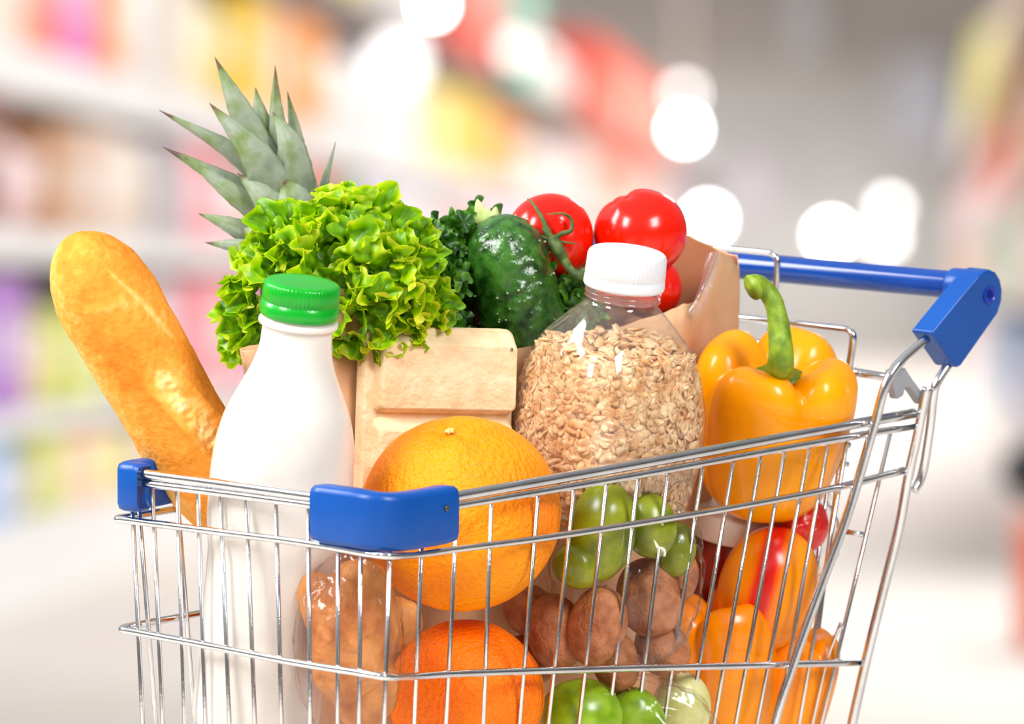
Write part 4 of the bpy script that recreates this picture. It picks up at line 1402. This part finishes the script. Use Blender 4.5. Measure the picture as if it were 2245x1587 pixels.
CN = [('white', (244, 244, 244)), ('cream', (238, 222, 204)), ('beige', (222, 196, 178)), ('pink', (250, 150, 160)), ('magenta', (228, 120, 190)), ('lilac', (214, 196, 234)),
      ('red', (236, 60, 40)), ('coral', (250, 130, 100)), ('orange', (252, 150, 40)), ('peach', (252, 200, 160)), ('yellow', (252, 206, 30)), ('pale yellow', (250, 232, 140)),
      ('yellow-green', (214, 222, 110)), ('green', (120, 180, 120)), ('teal', (90, 190, 168)), ('light blue', (150, 190, 236)), ('blue', (110, 140, 220)), ('purple', (168, 110, 196)),
      ('brown', (130, 74, 58)), ('grey', (186, 182, 188)), ('dark grey', (110, 108, 116)), ('pale pink', (250, 214, 214)), ('pale lilac', (228, 222, 240)), ('black', (30, 32, 40)), ('tan', (200, 150, 110))]
CD = dict(CN)
NS = {'top': 'left shelving top', 'upper': 'upper left shelf', 'middle': 'middle left shelf', 'lower': 'lower left shelf', 'bottom': 'bottom left shelf'}
# (shelf, z, clear height): list of (start px, end px, colour, height fraction, kind)
ROWS = [
 ('top', 1.50, .60, [(560, 640, 'pale pink', .7, 'c'), (660, 740, 'coral', .8, 'c'), (760, 860, 'pale yellow', .7, 'p'), (900, 990, 'white', .9, 'k'), (1010, 1110, 'red', .9, 'c'), (1130, 1190, 'teal', .95, 'c'),
                  (1200, 1290, 'white', .55, 'p'), (1310, 1420, 'red', .82, 'c'), (1424, 1490, 'coral', .8, 'c'), (1494, 1545, 'grey', .7, 'c')]),
 ('upper', 1.07, .31, [(-330, -200, 'peach', .9, 'c'), (-190, -20, 'cream', .95, 'p'), (-10, 80, 'cream', .9, 'c'), (84, 150, 'coral', 1, 'c'), (154, 240, 'magenta', 1, 'c'), (246, 300, 'orange', .7, 'c'), (306, 380, 'white', .9, 'k'), (384, 450, 'cream', .9, 'c'),
                   (456, 540, 'pale yellow', 1, 'p'), (544, 600, 'yellow', 1, 'c'), (604, 650, 'peach', .95, 'c'), (654, 735, 'orange', 1, 'c'), (740, 830, 'white', 1, 'p'), (834, 930, 'white', 1, 'c'), (934, 1000, 'pale yellow', .9, 'c'),
                   (1004, 1080, 'yellow', 1, 'c'), (1084, 1160, 'orange', .9, 'c'), (1164, 1240, 'white', .9, 'p'), (1244, 1310, 'pale pink', 1, 'c'), (1314, 1400, 'coral', 1, 'c'), (1404, 1470, 'pale pink', 1, 'c'), (1474, 1540, 'grey', 1, 'c')]),
 ('middle', .72, .25, [(-330, -180, 'tan', .9, 'c'), (-170, -40, 'brown', .95, 'c'), (-36, 40, 'brown', 1, 'c'), (46, 130, 'pale pink', .85, 'p'), (136, 200, 'tan', .85, 'c'), (206, 290, 'beige', .9, 'c'), (296, 370, 'cream', .85, 'k'), (376, 430, 'grey', .9, 'c'), (436, 500, 'pink', .95, 'c'),
                    (506, 600, 'pale pink', .9, 'p'), (606, 690, 'peach', .9, 'c'), (694, 745, 'red', .9, 'c'), (750, 800, 'green', .8, 'c'), (806, 900, 'pale lilac', .9, 'c'), (904, 1000, 'white', .9, 'k'), (1004, 1100, 'pale pink', .9, 'c'),
                    (1104, 1200, 'pale lilac', .9, 'c'), (1204, 1300, 'cream', .9, 'c'), (1304, 1400, 'pale pink', .9, 'p'), (1404, 1540, 'pale lilac', .9, 'c')]),
 ('lower', .37, .27, [(-330, -170, 'lilac', .9, 'c'), (-160, -30, 'magenta', .95, 'c'), (-26, 90, 'purple', .95, 'c'), (96, 160, 'pale yellow', .8, 'p'), (166, 260, 'yellow-green', .7, 'c'), (266, 350, 'grey', .9, 'c'), (356, 430, 'pale lilac', .9, 'k'), (436, 560, 'pink', .95, 'c'),
                   (566, 660, 'magenta', .9, 'c'), (666, 780, 'pale pink', .9, 'p'), (786, 900, 'white', .9, 'c'), (906, 1040, 'pale lilac', .9, 'c'), (1046, 1200, 'cream', .9, 'c'), (1206, 1540, 'pale pink', .9, 'c')]),
 ('bottom', .16, .16, [(-330, -180, 'white', .9, 'c'), (-170, -40, 'light blue', .95, 'c'), (-36, 60, 'light blue', 1, 'c'), (66, 110, 'pale pink', .9, 'p'), (116, 170, 'yellow-green', 1, 'c'), (176, 240, 'peach', .9, 'c'), (246, 330, 'pale yellow', .85, 'k'), (336, 430, 'cream', .9, 'c'),
                    (436, 560, 'white', .9, 'c'), (566, 700, 'pale pink', .9, 'p'), (706, 900, 'beige', .9, 'c'), (906, 1540, 'cream', .9, 'c')])]
KN = {'c': 'carton', 'p': 'pouch', 'k': 'canister'}
seen = set()
def uniq(s):
    assert s not in seen, s
    seen.add(s); return s
for (nm, z, hh, items) in ROWS:
    for i, (a, b, cn, fr, kd) in enumerate(items):
        if i == 0: rel = 'nearest the camera before the %s one' % items[1][2]
        elif i == len(items) - 1: rel = 'at far end past the %s one' % items[i - 1][2]
        else: rel = 'between %s and %s ones' % (items[i - 1][2], items[i + 1][2])
        lab = uniq('blurred %s %s, %s, %s' % (cn, KN[kd], NS[nm], rel))
        package(KN[kd], 'l', dl(a), dl(b), z, hh * fr, CD[cn], lab, 'packages on the %s' % NS[nm])
RROWS = [
 ('top', 1.50, .62, [(2094, 2112, 'pale lilac', .7, 'c'), (2113, 2140, 'yellow-green', .95, 'c'), (2142, 2176, 'pale yellow', .9, 'p'), (2180, 2230, 'cream', .55, 'c'), (2234, 2320, 'tan', .5, 'c')]),
 ('upper', 1.0, .34, [(2094, 2120, 'pale pink', .9, 'c'), (2122, 2150, 'white', .9, 'k'), (2154, 2200, 'red', .95, 'c'), (2204, 2320, 'tan', .9, 'c')]),
 ('middle', .59, .33, [(2094, 2120, 'peach', .9, 'c'), (2122, 2150, 'pale pink', .9, 'p'), (2154, 2196, 'teal', .95, 'c'), (2200, 2320, 'cream', .9, 'c')]),
 ('bottom', .15, .36, [(2094, 2120, 'cream', .9, 'c'), (2122, 2160, 'grey', .9, 'c'), (2164, 2200, 'light blue', .9, 'c'), (2204, 2320, 'lilac', .9, 'p')])]
NR = {'top': 'top of the right shelving', 'upper': 'upper right shelf', 'middle': 'middle right shelf', 'bottom': 'bottom right shelf'}
for (nm, z, hh, items) in RROWS:
    for i, (a, b, cn, fr, kd) in enumerate(items):
        if i == 0: rel = 'at far end past the %s one' % items[1][2]
        elif i == len(items) - 1: rel = 'nearest the camera before the %s one' % items[i - 1][2]
        else: rel = 'between %s and %s ones' % (items[i - 1][2], items[i + 1][2])
        lab = uniq('blurred %s %s, %s, %s' % (cn, KN[kd], NR[nm], rel))
        package(KN[kd], 'r', min(97.5, dr_(a)), dr_(b), z, hh * fr, CD[cn], lab, 'packages on the %s' % NR[nm])

# crate and bag on the floor by the right shelving
cr = thing('crate', (.945, 19, 0), 'blurred orange crate on the floor at the right edge of the picture', 'crate')
m1, m2 = pcol((240, 110, 70))
MB().add(*box((.945, 19, .11), .20, .3, .22)).build('crate_body', m1, cr, smooth=False, bevel=.01)
MB().add(*box((.945, 19, .225), .22, .32, .02)).build('rim', m2, cr, smooth=False, bevel=.004)
bgk = MB().add(*blob(Vector((.915, 19, .30)), (.10, .11, .065), (0, 0, 1), lambda th, ph, dr: 1 + .12 * nz(dr, 2, 3), 40, 26)).build('bin_bag', pcol((30, 32, 40))[0], None)
anchor_tag(bgk, 'blurred black bag lying on the orange crate at the right edge', 'bag')

# end wall: panels and lamps
def on_wall(px, py, d=100.7): return P(px, py, d)
def panel(px0, py0, px1, py1, rgb, label, name='wall_panel', cat='panel'):
    a, b = on_wall(px0, py1), on_wall(px1, py0)
    c = (a + b) / 2
    o = MB().add(*box(c, b.x - a.x, .06, b.z - a.z)).build(name, pcol(rgb)[0], None, smooth=False, bevel=.02)
    anchor_tag(o, label, cat)
panel(1960, 120, 2078, 330, (240, 238, 248), 'blurred white-lilac panel high on the end wall beside the right shelving')
panel(1728, -120, 1806, 130, (228, 226, 230), 'blurred pale vertical panel at the top of the end wall')
panel(1600, 330, 1700, 470, (226, 216, 222), 'blurred pale pink panel on the end wall by the left shelving')

em = bpy.data.materials.new('lamp_glow'); em.use_nodes = True
nt = em.node_tree
b_ = nt.nodes['Principled BSDF']
b_.inputs['Emission Color'].default_value = (1, .99, .98, 1)
b_.inputs['Emission Strength'].default_value = 30
b_.inputs['Base Color'].default_value = (1, 1, 1, 1)
em2 = em.copy(); em2.name = 'lamp_glow_soft'; em2.node_tree.nodes['Principled BSDF'].inputs['Emission Strength'].default_value = 9
em2.node_tree.nodes['Principled BSDF'].inputs['Emission Color'].default_value = (1, .95, .94, 1)
em3 = em2.copy(); em3.name = 'lamp_glow_dim'; em3.node_tree.nodes['Principled BSDF'].inputs['Emission Strength'].default_value = 1.6
def lamp(px, py, d, r, m, label, up=False):
    c = P(px, py, d)
    t = thing('globe_lamp', c, label, 'lamp', 'round white lamps in the shop')
    MB().add(*blob(c, r, (0, 0, 1), None, 28, 18)).build('globe', m, t)
    MB().add(*lathe(c + Vector((0, 0, r * 1.15)), c + Vector((0, 0, r * .8)), [(0, r * .3), (r * .1, r * .45), (r * .3, r * .5)], 20)).build('socket', WHITE, t)
    if up:
        MB().add(*tube([c + Vector((0, 0, r)), Vector((c.x, c.y, 4.0))], .012, 8)).build('rod', WHITE, t)
    else:
        MB().add(*tube([c + Vector((0, r, r * .9)), Vector((c.x, 101, c.z + r * .9))], .02, 8)).build('bracket', WHITE, t)
lamp(1500, 283, 70, .045, em, 'glowing white hanging lamp, brightest disc right of the red boxes', True)
lamp(950, 12, 38, .026, em, 'glowing white hanging lamp at the top edge above the left shelving', True)
lamp(1500, 205, 74, .045, em2, 'dim white hanging lamp just above the brightest one', True)
lamp(1128, 108, 46, .05, em3, 'dim white hanging lamp above the left shelving, left of the red boxes', True)
lamp(868, 140, 36, .085, em3, 'white hanging lamp in front of the white packages', True)
lamp(1552, 480, 100.2, .066, em, 'glowing white wall lamp just right of the biggest tomato')
lamp(1822, 515, 100.2, .066, em, 'glowing white wall lamp above the blue handle, left of the pair')
lamp(1940, 520, 100.2, .066, em2, 'pale pink wall lamp above the blue handle, right of the pair')
lamp(1950, 455, 96, .055, em2, 'small pale wall lamp just above the pale pink one')

# ------------------------------------------------------------------ light
w = bpy.data.worlds.new('shop_light'); bpy.context.scene.world = w
w.use_nodes = True
nt = w.node_tree
bg = nt.nodes['Background']
tc = nt.nodes.new('ShaderNodeTexCoord')
sp = nt.nodes.new('ShaderNodeSeparateXYZ')
nt.links.new(tc.outputs['Generated'], sp.inputs[0])
mr = nt.nodes.new('ShaderNodeMapRange'); mr.inputs[1].default_value = -1; mr.inputs[2].default_value = 1
nt.links.new(sp.outputs['Z'], mr.inputs[0])
rp = nt.nodes.new('ShaderNodeValToRGB')
el = rp.color_ramp.elements
el[0].position, el[0].color = 0, (.34, .32, .30, 1)
el[1].position, el[1].color = 1, (1.0, 1.0, 1.0, 1)
e = el.new(.44); e.color = (.30, .29, .28, 1)
e = el.new(.56); e.color = (.32, .32, .33, 1)
e = el.new(.70); e.color = (.75, .75, .76, 1)
nt.links.new(mr.outputs[0], rp.inputs[0])
mrx = nt.nodes.new('ShaderNodeMapRange'); mrx.inputs[1].default_value = -.6; mrx.inputs[2].default_value = .9
mrx.inputs[3].default_value = 1.12; mrx.inputs[4].default_value = .45
nt.links.new(sp.outputs['X'], mrx.inputs[0])
vm = nt.nodes.new('ShaderNodeVectorMath'); vm.operation = 'SCALE'
nt.links.new(rp.outputs[0], vm.inputs[0]); nt.links.new(mrx.outputs[0], vm.inputs['Scale'])
nt.links.new(vm.outputs[0], bg.inputs['Color'])
bg.inputs['Strength'].default_value = .58

def area(name, loc, tgt, sx, sy, power, col=(1, 1, 1)):
    l = bpy.data.lights.new(name, 'AREA'); l.shape = 'RECTANGLE'; l.size = sx; l.size_y = sy; l.energy = power; l.color = col
    o = bpy.data.objects.new(name, l); COL.objects.link(o)
    o.location = loc
    o.rotation_euler = (Vector(tgt) - Vector(loc)).to_track_quat('-Z', 'Y').to_euler()
    return o
tgt = (0, 6.2, .5)  # soft lights added around the cart, not fixtures of the shop
area('added_soft_light', (-1.5, 4.7, 2.1), tgt, .7, 1.1, 58)
area('added_soft_light', (1.3, 4.5, 1.9), tgt, .6, 1.0, 42)
area('added_soft_light', (-2.2, 6.4, 2.0), (0, 6.25, .5), .8, 1.2, 52)  # added at the left for the highlight along the handle
area('added_aisle_fill', (AV * 56 + .05, 56, 3.3), (AV * 56 - 1.2, 56, 0), 84, .9, 1850)  # long strip added to brighten the shelves and end wall

vs_ = bpy.context.scene.view_settings
vs_.view_transform = 'Standard'; vs_.look = 'None'; vs_.gamma = 1; vs_.use_curve_mapping = False
vs_.exposure = 0.3
